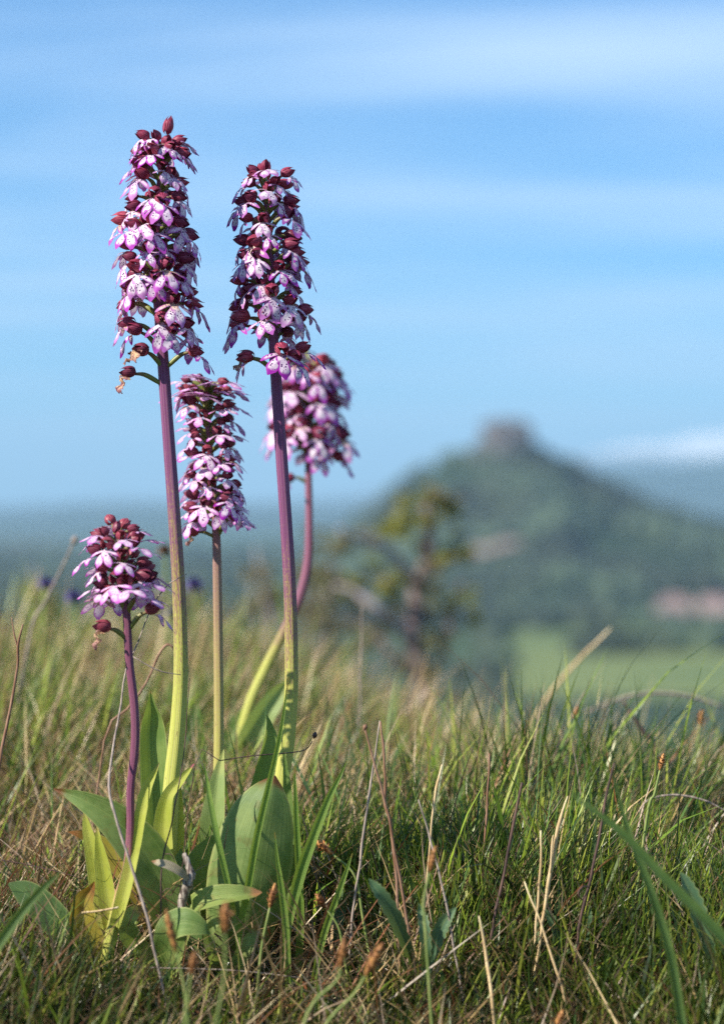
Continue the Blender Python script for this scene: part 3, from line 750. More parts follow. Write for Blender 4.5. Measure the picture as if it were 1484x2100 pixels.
# --- shortest orchid
o5, p5 = make_orchid('shortest orchid, with round maroon hoods on a thin wavy purple stem',
    [(232, 1900, -0.06, 12), (246, 1840, -0.06, 12), (262, 1780, -0.06, 10), (268, 1700, -0.06, 8.5), (268, 1620, -0.06, 8), (277, 1530, -0.06, 8.5), (276, 1450, -0.06, 8.5), (265, 1350, -0.06, 8.2), (260, 1260, -0.06, 8), (251, 1200, -0.06, 6.5), (244, 1140, -0.06, 5), (237, 1095, -0.06, 3.5)], STEM_E)
spiral(o5, p5, 1250, 1100, 27, 1.10, 0.80, 1, 1, 2.6, lips=LIPS_FLAT + LIPS_MID, hoods=HOODS_RED, hoodtilt=-0.25, hs=0.92)
for row, phi, ov, s, pit, kw in ((1310, R(195), 1, 0.95, 0.1, dict(lips=LIPS_DRY)), (1295, R(-12), 2, 0.95, 0.3, dict(lips=LIPS_MID)), (1265, R(-30), 1, 1.0, 0.45, dict(lips=LIPS_FLAT)), (1255, R(205), 1, 1.0, 0.6, dict(lips=LIPS_FLAT))):
    flower(o5, on_stem(p5, row), phi, ov, s, pitch=pit, hoods=HOODS_RED, **kw)
bud(o5, p5[-1], 0.8, (0, R(-80), R(30)), 1)
bud(o5, on_stem(p5, 1110) + Vector((0.008, -0.002, 0.0)), 0.8, (0, R(-70), R(-20)))

# ------------------------------------------------------------------ leaves of the orchids
def leaf(root, spine, mat, facing=(0.0, -1.0, 0.35), channel=0.3, n=26, name='leaf', nc=9, wave=0.05, twist=0.0, tipw=None):
    """spine from base to tip: (px, py, Y, half_width_px)"""
    spine = rooted(spine, 160, 0.6)
    P4 = []
    for q in spine:
        w = at(q[0], q[1], q[2]); P4.append((w.x, w.y, w.z, mm(q[3], q[2])))
    S = catmull(P4, n)
    fc0 = Vector(facing).normalized(); mb = MB(); P = []; D = []
    for i, s in enumerate(S):
        c = Vector(s[:3]); hw = max(s[3], 0.00025)
        a = Vector(S[max(i - 1, 0)][:3]); b = Vector(S[min(i + 1, n)][:3])
        tg = (b - a).normalized(); t = i / n
        fc = Matrix.Rotation(twist * t, 3, tg) @ fc0
        sd = tg.cross(fc)
        sd = sd.normalized() if sd.length > 1e-6 else Vector((1, 0, 0))
        nr_ = sd.cross(tg).normalized()
        row = []; dr = []
        for j in range(nc):
            v = -1 + 2 * j / (nc - 1)
            off = channel * hw * (math.sqrt(v * v + 0.04) - 0.2)
            off += wave * hw * noise.noise(Vector((v * 1.3 + root.location.x * 50, t * 5, spine[0][0] * 0.1)))
            nib = 1 - 0.07 * max(0.0, noise.noise(Vector((t * 14, v * 2, spine[0][0] * 0.37)))) * abs(v)
            row.append(c + sd * (v * hw * (1 - 0.12 * channel) * nib) + nr_ * off); dr.append((v, t, abs(v), 0))
        P.append(row); D.append(dr)
    mb.grid(P, D)
    return mb.build(name, mat, root)

# tallest orchid: leaf behind the stem, pink-tipped sheath, right blade of the sheath
leaf(o1, [(338, 1860, 0.03, 26), (326, 1740, 0.035, 34), (318, 1620, 0.035, 33), (314, 1540, 0.035, 31), (312, 1480, 0.035, 25), (310, 1440, 0.03, 9), (309, 1416, 0.028, 1)], LEAF, channel=0.7, facing=(0.15, -1, 0.2))
leaf(o1, [(346, 1860, -0.012, 16), (338, 1760, -0.014, 24), (337, 1680, -0.016, 20), (346, 1632, -0.017, 14), (368, 1603, -0.018, 11), (385, 1583, -0.018, 6), (398, 1566, -0.018, 1)], LEAF_PINK, channel=0.6, facing=(-0.2, -1, 0.1))
leaf(o1, [(372, 1840, 0.0, 8), (369, 1750, 0.0, 11), (368, 1660, 0.0, 9), (370, 1600, 0.0, 1)], LEAF_YEL, channel=0.4)
# big arching leaf with a brown tip, reaching over to the side
leaf(o1, [(352, 1945, -0.02, 20), (345, 1880, -0.025, 36), (325, 1800, -0.03, 47), (288, 1735, -0.036, 48), (235, 1680, -0.04, 38), (180, 1645, -0.04, 23), (140, 1628, -0.036, 11), (111, 1618, -0.03, 2)], LEAF_TIP, channel=0.25, facing=(0.35, -1, -0.30))
# shortest orchid
leaf(o5, [(238, 1900, -0.065, 14), (258, 1830, -0.066, 17), (277, 1750, -0.062, 16), (291, 1675, -0.06, 15), (303, 1620, -0.058, 13), (316, 1590, -0.056, 7), (327, 1564, -0.055, 1)], LEAF_YEL, channel=0.7, facing=(-0.4, -1, 0.1))
leaf(o5, [(222, 1920, -0.02, 12), (212, 1860, -0.02, 20), (200, 1790, -0.02, 20), (187, 1730, -0.02, 15), (178, 1690, -0.02, 9), (172, 1660, -0.02, 1)], LEAF_YEL, channel=0.4, facing=(-0.2, -1, 0.1))
leaf(o5, [(226, 1920, -0.03, 11), (222, 1850, -0.032, 19), (212, 1780, -0.032, 17), (203, 1725, -0.032, 8), (199, 1690, -0.03, 1)], LEAF_YEL, channel=0.5, facing=(-0.1, -1, 0.1))
leaf(o5, [(215, 1985, -0.05, 14), (195, 1940, -0.05, 25), (170, 1895, -0.05, 30), (172, 1850, -0.05, 24), (186, 1825, -0.05, 11), (194, 1808, -0.05, 1)], LEAF_DEAD, channel=0.5, facing=(0.2, -1, 0.3))
leaf(o5, [(285, 1830, 0.01, 24), (245, 1770, 0.015, 27), (200, 1728, 0.015, 18), (165, 1712, 0.01, 9), (140, 1706, 0.01, 1)], LEAF_DEAD, channel=0.3, facing=(0, -1, 0.6))
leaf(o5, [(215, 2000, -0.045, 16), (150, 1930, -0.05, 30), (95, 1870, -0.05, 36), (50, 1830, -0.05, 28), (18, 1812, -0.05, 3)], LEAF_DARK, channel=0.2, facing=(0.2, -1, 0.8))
leaf(o5, [(300, 1960, -0.05, 16), (270, 1925, -0.06, 22), (262, 1890, -0.065, 20), (280, 1868, -0.06, 12), (304, 1865, -0.05, 2)], LEAF_SPOT, channel=0.4, facing=(0.1, -1, 0.3))
leaf(o5, [(205, 2010, -0.03, 16), (208, 1960, -0.03, 22), (213, 1910, -0.03, 20), (215, 1860, -0.025, 12)], LEAF_YEL, channel=0.4)
# second tallest orchid: clasping leaf, huge folded leaf, low curled leaf
leaf(o2, [(515, 1800, 0.0, 16), (510, 1720, -0.012, 24), (522, 1640, -0.016, 25), (540, 1570, -0.016, 23), (551, 1520, -0.016, 18), (551, 1490, -0.016, 9), (547, 1466, -0.016, 1)], LEAF, channel=0.75, facing=(0.5, -1, 0.1))
leaf(o2, [(500, 1990, -0.02, 44), (495, 1920, -0.03, 66), (503, 1840, -0.035, 79), (518, 1760, -0.037, 79), (533, 1690, -0.036, 67), (547, 1640, -0.034, 49), (557, 1610, -0.031, 27), (563, 1590, -0.028, 3)], LEAF_TIP, channel=-0.52, facing=(0.05, -1, 0.15), nc=13)
leaf(o2, [(588, 1860, 0.0, 10), (594, 1760, 0.0, 14), (592, 1680, 0.0, 12), (588, 1600, 0.0, 8), (582, 1540, 0.0, 2)], LEAF, channel=0.5)
leaf(o2, [(380, 1905, -0.05, 20), (398, 1866, -0.06, 30), (440, 1846, -0.065, 30), (485, 1838, -0.065, 24), (518, 1834, -0.062, 15), (537, 1830, -0.06, 2)], LEAF_SPOT, channel=0.55, facing=(0.0, -0.75, 0.9))
leaf(o2, [(455, 2000, -0.03, 8), (438, 1960, -0.05, 12), (428, 1920, -0.06, 12), (440, 1893, -0.065, 10), (462, 1886, -0.06, 3)], LEAF_PALE, channel=0.3, facing=(0.0, -1, 0.3))
leaf(o2, [(472, 2020, -0.05, 12), (488, 1975, -0.055, 17), (505, 1940, -0.055, 16), (520, 1912, -0.05, 9), (529, 1892, -0.05, 1)], LEAF_SPOT, channel=0.45, facing=(0.2, -1, 0.2))
# middle orchid: pale sheath, shaded basal leaves
leaf(o3, [(424, 1850, 0.075, 18), (432, 1760, 0.072, 27), (438, 1690, 0.07, 28), (444, 1630, 0.07, 22), (451, 1580, 0.072, 12), (459, 1537, 0.076, 1)], LEAF_PALE, channel=0.55, facing=(-0.2, -1, 0.05))
leaf(o3, [(418, 1900, 0.0, 26), (408, 1830, -0.005, 38), (415, 1770, -0.005, 34), (438, 1730, -0.003, 18), (462, 1705, 0.0, 2)], LEAF, channel=0.3, facing=(0.1, -1, 0.4))
leaf(o3, [(330, 2010, -0.06, 18), (345, 1950, -0.075, 32), (355, 1905, -0.08, 36), (380, 1893, -0.085, 34), (420, 1905, -0.085, 14), (432, 1915, -0.08, 1)], LEAF, channel=0.2, facing=(0.0, -1, 0.7))
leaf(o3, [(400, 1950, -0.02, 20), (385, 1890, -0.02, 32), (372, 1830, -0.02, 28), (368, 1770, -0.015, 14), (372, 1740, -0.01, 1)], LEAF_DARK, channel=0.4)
# orchid behind: two broad slanting leaves
leaf(o4, [(478, 1600, 0.33, 18), (500, 1530, 0.31, 26), (535, 1470, 0.30, 27), (568, 1425, 0.30, 20), (592, 1392, 0.30, 2)], LEAF_PALE, channel=0.6, facing=(0.4, -1, 0.3))
leaf(o4, [(450, 1600, 0.36, 12), (462, 1540, 0.36, 16), (490, 1480, 0.36, 14), (515, 1440, 0.36, 3)], LEAF, channel=0.5, facing=(-0.3, -1, 0.2))
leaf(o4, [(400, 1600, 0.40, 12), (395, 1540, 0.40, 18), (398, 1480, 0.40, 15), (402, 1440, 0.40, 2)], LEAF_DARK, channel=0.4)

# ------------------------------------------------------------------ single grass blades beside the orchids
def blade(label, spine, mat=BLADE, facing=(0.3, -1, 0.2), channel=0.45, cat='grass blade', name='grass_blade', group='single grass blades'):
    spine = rooted(spine, 400); b = at(*spine[0][:3]); e = empty('tmp', b)
    o = leaf(e, spine, mat, facing, channel, n=22, name=name, nc=5, wave=0.0)
    o.parent = None; o.location = (0, 0, 0)
    bpy.data.objects.remove(e)
    # put the origin at the foot of the blade
    o.data.transform(Matrix.Translation(-b)); o.location = b
    return tag(o, label, cat, group)
blade('longest grass blade, crossing the big folded leaf up to the second stem', [(488, 1960, -0.055, 6), (492, 1900, -0.055, 7), (506, 1830, -0.055, 8), (525, 1720, -0.06, 8), (553, 1600, -0.065, 6.5), (575, 1500, -0.068, 4.5), (592, 1388, -0.07, 0.7)])
blade('straight grass blade leaning across the gap beside the pale sheath', [(492, 1960, -0.06, 5), (483, 1900, -0.06, 6), (468, 1820, -0.06, 7), (450, 1740, -0.06, 7), (434, 1660, -0.055, 6), (424, 1600, -0.05, 4), (417, 1560, -0.05, 0.7)])
blade('widest grass blade, bending outward from the foot of the folded leaf', [(580, 1990, -0.04, 6), (592, 1890, -0.04, 9), (612, 1800, -0.04, 13), (642, 1715, -0.04, 11), (672, 1640, -0.04, 8), (695, 1595, -0.04, 4), (711, 1560, -0.04, 0.7)])
blade('upright grass blade just behind the widest blade', [(612, 1980, -0.03, 8), (615, 1880, -0.03, 9), (612, 1790, -0.03, 8), (607, 1690, -0.03, 7), (605, 1620, -0.03, 4), (604, 1578, -0.03, 0.7)])
blade('short upright grass blade with a brown tip before the folded leaf', [(590, 2000, -0.07, 7), (585, 1900, -0.07, 8), (576, 1820, -0.07, 7), (568, 1760, -0.07, 4), (563, 1706, -0.07, 0.7)])
blade('grass blade curving low beside the dry brown stalk pair', [(640, 2020, -0.05, 6), (662, 1920, -0.05, 8), (690, 1840, -0.05, 7), (708, 1790, -0.05, 5), (722, 1750, -0.05, 0.7)])
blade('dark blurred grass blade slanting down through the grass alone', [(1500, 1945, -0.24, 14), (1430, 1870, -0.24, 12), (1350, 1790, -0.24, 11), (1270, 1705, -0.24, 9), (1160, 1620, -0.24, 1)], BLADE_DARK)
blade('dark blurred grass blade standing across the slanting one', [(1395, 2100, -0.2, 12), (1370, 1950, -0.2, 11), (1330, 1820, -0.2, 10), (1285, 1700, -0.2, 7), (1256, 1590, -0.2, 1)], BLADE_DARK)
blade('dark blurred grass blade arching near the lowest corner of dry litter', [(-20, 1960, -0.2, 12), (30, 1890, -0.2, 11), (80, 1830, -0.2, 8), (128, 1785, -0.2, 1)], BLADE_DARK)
blade('pale grass blade with bent tip in front of the dark hairy leaves', [(930, 2090, -0.06, 5), (905, 1990, -0.06, 6), (888, 1900, -0.06, 4), (880, 1850, -0.06, 0.7)])
blade('broad bright grass blade beside the forked dark stalk', [(1345, 1960, 0.0, 6), (1350, 1900, 0.0, 8), (1358, 1850, 0.0, 7), (1362, 1818, 0.0, 1)])

# ------------------------------------------------------------------ dry stalks and twigs
def stalk(label, pts_px, mat=ST_BROWN, n=18, name='dry_stalk', cat='stalk', group='dry stalks in the grass', extra=(), pod=None, wob=0.0009):
    pts_px = rooted([(a, b, c, d * 0.7) for a, b, c, d in pts_px])
    extra = [[(a, b, c, d * 0.62) for a, b, c, d in ex] for ex in extra]
    pts, rad = path(pts_px, n, wob)
    root = empty(name, pts[0]) if (extra or pod) else None
    mb = MB(); mb.tube(pts, rad, 7, rough=0.12)
    if root is None:
        me = mb.mesh(name, mat); me.transform(Matrix.Translation(-pts[0]))
        o = link(name, me); o.location = pts[0]
        return tag(o, label, cat, group)
    mb.build('stem', mat, root)
    for ex in extra:
        p, r = path(ex, 10, wob * 0.5); m2 = MB(); m2.tube(p, r, 6, rough=0.06); m2.build('twig', mat, root)
    if pod:
        c = at(pod[0], pod[1], pod[2]); rr = mm(pod[3], pod[2]); m2 = MB()
        ps = [c + Vector((0.15 * k * rr, 0, (k - 3) * rr * 0.45)) for k in range(7)]
        m2.tube(ps, [rr * max(0.12, math.sin(math.pi * (k + 0.4) / 7)) for k in range(7)], 8, rough=0.1); m2.build('seed_pod', mat, root)
    return tag(root, label, cat, group)
stalk('brown stalk crossing the kinked one, knobbed at its tip', [(880, 2010, -0.07, 4), (850, 1970, -0.07, 4.5), (828, 1850, -0.07, 4.5), (808, 1740, -0.07, 4), (790, 1650, -0.07, 4), (765, 1560, -0.07, 3.5), (745, 1487, -0.07, 3)], ST_BROWN, pod=(746, 1492, -0.07, 5))
stalk('brown stalk kinked halfway, its top half upright', [(818, 1960, -0.06, 4), (812, 1800, -0.06, 4.5), (800, 1690, -0.06, 4.5), (791, 1648, -0.06, 5.5), (790, 1600, -0.06, 4), (786, 1540, -0.06, 4), (782, 1480, -0.06, 3)], ST_BROWN)
stalk('slender grey stalk meeting the kinked brown one at its tip', [(715, 1960, -0.03, 4), (722, 1880, -0.03, 4), (742, 1740, -0.03, 4), (760, 1600, -0.03, 3.5), (778, 1478, -0.03, 2)], ST_GREY)
stalk('dry stalk with a split straw-coloured top leaning on a thinner one', [(868, 1880, -0.05, 3), (880, 1740, -0.05, 3), (890, 1660, -0.05, 3.5), (897, 1612, -0.05, 4), (907, 1568, -0.05, 2)], ST_TAN)
stalk('thin grey-brown stalk leaning against the split-topped one', [(945, 2030, -0.08, 3.5), (930, 1940, -0.08, 3.5), (905, 1810, -0.08, 3), (880, 1715, -0.07, 3), (858, 1640, -0.07, 2)], ST_GREY)
stalk('straight reddish stalk standing alone in the thick grass', [(985, 1860, 0.01, 3), (992, 1740, 0.01, 3.5), (998, 1640, 0.01, 3.5), (1004, 1545, 0.01, 2.5)], ST_BROWN)
stalk('dark brown stalk with a blunt broken top', [(1000, 1990, -0.06, 4.5), (1008, 1920, -0.06, 4.5), (1025, 1830, -0.06, 4.5), (1048, 1710, -0.06, 4.5), (1062, 1640, -0.06, 4), (1069, 1605, -0.06, 4)], ST_DARK)
stalk('splintered pale straw stalk, widest of the straws', [(1105, 1940, -0.07, 4), (1115, 1870, -0.07, 5), (1130, 1780, -0.07, 6), (1142, 1710, -0.07, 6), (1150, 1675, -0.07, 4), (1163, 1633, -0.07, 1.5)], ST_TAN, extra=([(1128, 1790, -0.072, 3), (1132, 1730, -0.072, 4), (1134, 1712, -0.072, 1)],))
stalk('thin pale straw beside the splintered one', [(1092, 1970, -0.07, 3), (1100, 1880, -0.07, 3.5), (1107, 1780, -0.07, 3.5), (1109, 1703, -0.07, 2.5)], ST_TAN)
stalk('tall dark stalk with a curled side shoot low down', [(1180, 1990, -0.07, 4), (1187, 1900, -0.07, 4.5), (1205, 1820, -0.07, 4.5), (1228, 1720, -0.07, 4), (1240, 1650, -0.07, 3.5), (1252, 1590, -0.07, 3.5), (1260, 1565, -0.07, 2)], ST_DARK,
      extra=([(1203, 1828, -0.072, 3), (1192, 1845, -0.08, 3), (1185, 1830, -0.085, 3), (1195, 1818, -0.08, 2.5), (1208, 1820, -0.075, 2)],))
stalk('tan straw leaning back towards the dark broken stalk', [(1160, 2070, -0.11, 3.5), (1145, 2010, -0.11, 3.5), (1110, 1900, -0.1, 3), (1076, 1808, -0.09, 2)], ST_TAN)
stalk('pale split straw rising from the lowest litter', [(1015, 2110, -0.12, 4), (1008, 2040, -0.12, 5), (995, 1950, -0.11, 5), (980, 1878, -0.11, 2)], ST_TAN)
stalk('thin tall stalk above the grass tops near the bush', [(735, 1520, 0.42, 3.5), (738, 1420, 0.42, 3), (741, 1330, 0.42, 2.6), (741, 1243, 0.42, 1.5)], ST_GREY)
stalk('long blurred straw lying diagonally over the grass crest', [(1085, 1500, 0.75, 6), (1130, 1420, 0.75, 6), (1190, 1350, 0.75, 5), (1252, 1288, 0.75, 3)], ST_TAN)
stalk('long blurred straw arching along the grass crest', [(1484, 1450, 0.6, 4), (1400, 1425, 0.6, 4), (1300, 1425, 0.6, 4), (1200, 1460, 0.6, 4)], ST_GREY)
stalk('forked brown twig standing in the pale grass', [(-6, 1600, 0.04, 5), (8, 1520, 0.04, 5), (24, 1440, 0.04, 4.5), (36, 1370, 0.04, 4), (38, 1325, 0.04, 4), (47, 1280, 0.04, 2)], ST_BROWN, extra=([(38, 1330, 0.04, 3.5), (30, 1300, 0.04, 3), (24, 1266, 0.04, 1.5)],))
stalk('long grey stalk bent at a joint, hooking over beside the shortest orchid', [(318, 1950, -0.10, 4), (295, 1860, -0.095, 4.5), (264, 1760, -0.09, 4), (240, 1680, -0.085, 4), (224, 1628, -0.08, 4), (228, 1560, -0.07, 3.5), (243, 1480, -0.055, 3), (258, 1375, -0.04, 2.6), (272, 1340, -0.035, 2.2), (290, 1300, -0.03, 2), (310, 1250, -0.03, 1.9), (330, 1215, -0.03, 1.9), (350, 1195, -0.03, 1.7), (383, 1177, -0.03, 1.2)], ST_GREY, n=40,
      extra=([(272, 1346, -0.036, 2.2), (310, 1368, -0.036, 2.2), (335, 1378, -0.034, 2.2), (372, 1384, -0.03, 1.2)],))
stalk('brown stalk hooked over at its tip behind the tallest stem', [(215, 1520, 0.12, 3), (262, 1455, 0.12, 3.5), (300, 1400, 0.12, 3.5), (325, 1345, 0.12, 3.5), (343, 1322, 0.12, 4), (358, 1330, 0.12, 3)], ST_BROWN)
stalk('thin dark twig with curled tendrils before the tallest stem', [(330, 1880, -0.06, 2.5), (331, 1800, -0.06, 2.5), (338, 1745, -0.055, 2.5), (352, 1690, -0.05, 2.2), (366, 1620, -0.045, 2), (378, 1540, -0.03, 1.6), (386, 1440, -0.03, 1.3), (388, 1390, -0.03, 1)], ST_DARK, n=26,
      extra=([(338, 1752, -0.057, 1.6), (348, 1751, -0.06, 1.6), (356, 1758, -0.06, 1.6), (358, 1766, -0.06, 1)], [(332, 1832, -0.06, 1.6), (344, 1822, -0.062, 1.6), (354, 1828, -0.062, 1.6), (352, 1836, -0.06, 1.4), (344, 1833, -0.06, 1)]))
stalk('wiry twig tipped with a seed pod, strung between the stems', [(398, 1572, -0.03, 1.4), (450, 1560, -0.03, 1.5), (520, 1550, -0.03, 1.6), (600, 1543, -0.01, 1.6), (628, 1536, 0, 1.5), (641, 1520, 0, 1.4)], ST_DARK, pod=(643, 1508, 0, 5))
stalk('long thin twig lying level across the shaded litter', [(0, 1984, -0.07, 1.8), (150, 1982, -0.07, 1.8), (300, 1984, -0.08, 1.8), (480, 1990, -0.08, 1.8), (620, 2005, -0.08, 1.2)], ST_GREY)
stalk('short white straw lying across the yellow leaf bases', [(168, 1872, -0.07, 3.5), (200, 1869, -0.07, 3.5), (246, 1861, -0.07, 3)], ST_TAN)
stalk('thin stem lying slantwise into the yellow-green leaves', [(-5, 1762, -0.03, 1.6), (80, 1778, -0.03, 1.6), (180, 1804, -0.03, 1.3)], ST_DARK)
stalk('wiry pale stalk with dark seed head rising over the meadow edge', [(60, 1310, 0.5, 4), (90, 1240, 0.5, 4), (125, 1170, 0.5, 3.5), (150, 1115, 0.5, 3)], ST_GREY, pod=(150, 1108, 0.5, 7))
stalk('dark blurred twig with knobs above the brown grass', [(1345, 1545, 0.35, 5), (1320, 1505, 0.35, 8), (1300, 1475, 0.35, 5), (1278, 1438, 0.35, 4)], ST_DARK)
stalk('arched dry grass stem over the thick green grass', [(1305, 1670, 0.1, 3), (1330, 1640, 0.1, 3), (1380, 1630, 0.1, 3), (1440, 1640, 0.1, 3), (1500, 1670, 0.1, 2)], ST_GREY)
# dead shrivelled shoot between the leaves
def dead_shoot():
    root = empty('withered_shoot', at(372, 1880, -0.06))
    p, r = path([(372, 1885, -0.06, 9), (374, 1850, -0.062, 9), (384, 1815, -0.065, 10), (392, 1795, -0.066, 8), (384, 1770, -0.066, 7), (378, 1750, -0.064, 4)], 16, 0.0016)
    mb = MB(); mb.tube(p, r, 9, rough=0.4, squash=0.6); mb.build('stem', m_stalk('shoot_dry', (0.07, 0.05, 0.045), (0.42, 0.37, 0.32)), root)
    leaf(root, [(386, 1806, -0.068, 5), (370, 1790, -0.072, 10), (345, 1776, -0.074, 11), (325, 1770, -0.074, 8), (311, 1766, -0.07, 1)], m_leaf('leaf_dry_grey', (0.30, 0.25, 0.16), (0.40, 0.34, 0.24), (0.22, 0.12, 0.06), 0.2, 0.4, 0.2, (0.4, 0.3, 0.15)), channel=0.5, facing=(0.2, -1, 0.7))
    tag(root, 'shrivelled grey shoot with one dry leaf among the green leaves', 'withered shoot')
dead_shoot()

# ------------------------------------------------------------------ sedges with brown spikes
def sedge(label, foot, top, head, Y, hw, lean=(0, 0), group='sedges with brown flower spikes'):
    """foot/top: px, py of the stem; head = length of the spike in px"""
    root = empty('sedge', at(foot[0], foot[1], Y))
    mid = ((foot[0] + top[0]) / 2 + lean[0], (foot[1] + top[1]) / 2 + lean[1])
    p, r = path(rooted([(foot[0], foot[1], Y, 3.2), (mid[0], mid[1], Y, 2.8), (top[0], top[1], Y, 2.2)]), 18)
    root.location = p[0]
    mb = MB(); mb.tube(p, r, 6); mb.build('stem', ST_GREEN, root)
    d = (p[-1] - p[-3]).normalized(); L = mm(head, Y); w = mm(hw, Y)
    side = d.cross(Vector((0, 1, 0))).normalized(); fw = side.cross(d)
    mb = MB()
    core = [p[-1] + d * (L * k / 6) for k in range(7)]
    mb.tube(core, [w * max(0.15, math.sin(math.pi * (k + 0.7) / 7.4)) * 0.6 for k in range(7)], 7)
    nsc = 26                                             # overlapping pointed scales
    for k in range(nsc):
        t = (k + 0.5) / nsc; th = k * 2.4
        c = p[-1] + d * (L * t * 0.92); rad = w * max(0.2, math.sin(math.pi * (t * 0.88 + 0.1)))
        o = side * math.cos(th) + fw * math.sin(th)
        b = c + o * (rad * 0.35); tip = c + o * (rad * random.uniform(0.9, 1.9)) + d * (L * random.uniform(0.08, 0.22)); q = o.cross(d).normalized() * (rad * 0.5)
        mb.grid([[b - q * 0.5, b + o * rad * 0.2, b + q * 0.5], [(b + tip) / 2 - q, (b + tip) / 2 + o * rad * 0.3, (b + tip) / 2 + q], [tip - q * 0.05, tip, tip + q * 0.05]], [[(0, t, 0, 0)] * 3] * 3)
    mb.build('flower_spike', SPIKE, root)
    return tag(root, label, 'sedge', group)
sedge('blurred sedge with fat brown spike before the pale curled leaf', (440, 2110), (462, 1915), 66, -0.30, 15, (8, 0))
sedge('sedge with a long orange spike before the low spotted leaf', (385, 2090), (362, 1955), 92, -0.22, 11, (4, 0))
sedge('sedge with a slim sharp brown spike beside the folded leaf', (530, 2010), (553, 1862), 52, -0.10, 10, (-4, 0))
sedge('sedge with a short bright orange spike low in the litter', (375, 2120), (392, 2000), 50, -0.26, 10)
sedge('sedge arching sideways with a ragged yellow-brown spike by the wide blade', (745, 1890), (682, 1752), 46, -0.03, 10, (14, -24))
sedge('sedge with a small tufted spike below the ragged yellow one', (705, 1960), (668, 1862), 36, -0.06, 11, (8, -8))
sedge('blurred sedge whose tawny spike lies flat, tip touching another', (620, 2110), (698, 1985), 62, -0.22, 12, (30, -35))
sedge('blurred sedge whose tawny spike lies flat behind its neighbour', (650, 2140), (748, 2002), 78, -0.2, 14, (28, -34))
sedge('sedge with a chestnut spike above the thick grass', (1325, 1680), (1352, 1580), 36, -0.02, 8, (2, 0))
sedge('far blurred sedge with a rusty spike near the grass crest', (1165, 1560), (1178, 1480), 34, 0.32, 9)
sedge('far blurred sedge with a rusty spike next to the dark twig', (1425, 1560), (1434, 1488), 32, 0.32, 9)
sedge('sedge with a red-brown drooping spike behind the thin stalks', (872, 1910), (880, 1790), 56, -0.17, 10, (-8, 0))
sedge('sedge with an orange spike at the lowest edge of the grass', (1120, 2160), (1140, 2108), 40, -0.14, 12)

# ------------------------------------------------------------------ dark hairy toothed leaves
def toothed(label, spine, facing=(0.2, -1, 0.4)):
    spine = rooted(spine, 400, 0.6); b = at(*spine[0][:3]); root = empty('toothed_leaf', b)
    S = catmull([tuple(at(*q[:3])) + (mm(q[3], q[2]),) for q in spine], 30)
    mb = MB(); P = []; D = []; fc = Vector(facing).normalized()
    for i, s in enumerate(S):
        c = Vector(s[:3]); tg = (Vector(S[min(i + 1, 30)][:3]) - Vector(S[max(i - 1, 0)][:3])).normalized()
        sd = tg.cross(fc).normalized(); nr_ = sd.cross(tg); hw = max(s[3], 2e-4) * (1.12 if i % 2 else 0.88)
        P.append([c + sd * (v * hw) + nr_ * (0.45 * hw * abs(v)) for v in (-1, -0.5, 0, 0.5, 1)]); D.append([(v * 0.4, i / 30, abs(v), 0) for v in (-1, -0.5, 0, 0.5, 1)])
    mb.grid(P, D); mb.build('leaf_blade', LEAF_HAIRY, root)
    mb = MB(); mb.tube([Vector(s[:3]) - fc * 0.0006 for s in S], [0.0008 * (1 - 0.7 * i / 30) for i in range(31)], 5); mb.build('midrib', ST_GREEN, root)
    tag(root, label, 'leaf', 'dark toothed leaves in the grass')
toothed('dark blue-green toothed leaf leaning out beside the brown stalks', [(850, 1990, -0.07, 5), (832, 1940, -0.08, 12), (806, 1880, -0.09, 16), (780, 1835, -0.095, 14), (765, 1815, -0.095, 9), (756, 1802, -0.095, 1)])
toothed('upright dark toothed leaf, left half of a leafy pair', [(868, 2000, -0.08, 5), (872, 1950, -0.085, 11), (868, 1900, -0.085, 12), (862, 1870, -0.08, 8), (857, 1852, -0.08, 1)])
toothed('dark toothed leaf leaning away, right half of a leafy pair', [(876, 2000, -0.08, 5), (890, 1940, -0.08, 13), (908, 1895, -0.08, 14), (925, 1872, -0.08, 8), (935, 1860, -0.08, 1)])
toothed('dark toothed leaf hanging behind the curled dark stalk', [(1190, 1990, -0.05, 5), (1198, 1930, -0.05, 12), (1203, 1890, -0.05, 12), (1208, 1855, -0.05, 1)])
toothed('dark toothed leaf beside the pale thin straw', [(1150, 1950, -0.05, 5), (1140, 1910, -0.05, 10), (1125, 1880, -0.05, 9), (1115, 1862, -0.05, 1)])
toothed('large dark toothed leaf under the slanting blurred blade', [(1470, 2000, -0.1, 6), (1445, 1930, -0.1, 16), (1425, 1860, -0.1, 18), (1405, 1810, -0.1, 12), (1393, 1788, -0.1, 1)])
toothed('pale-edged toothed leaf near the tufted sedge', [(690, 1960, 0, 4), (692, 1900, 0, 10), (698, 1850, 0, 12), (704, 1800, -0.05, 1)])

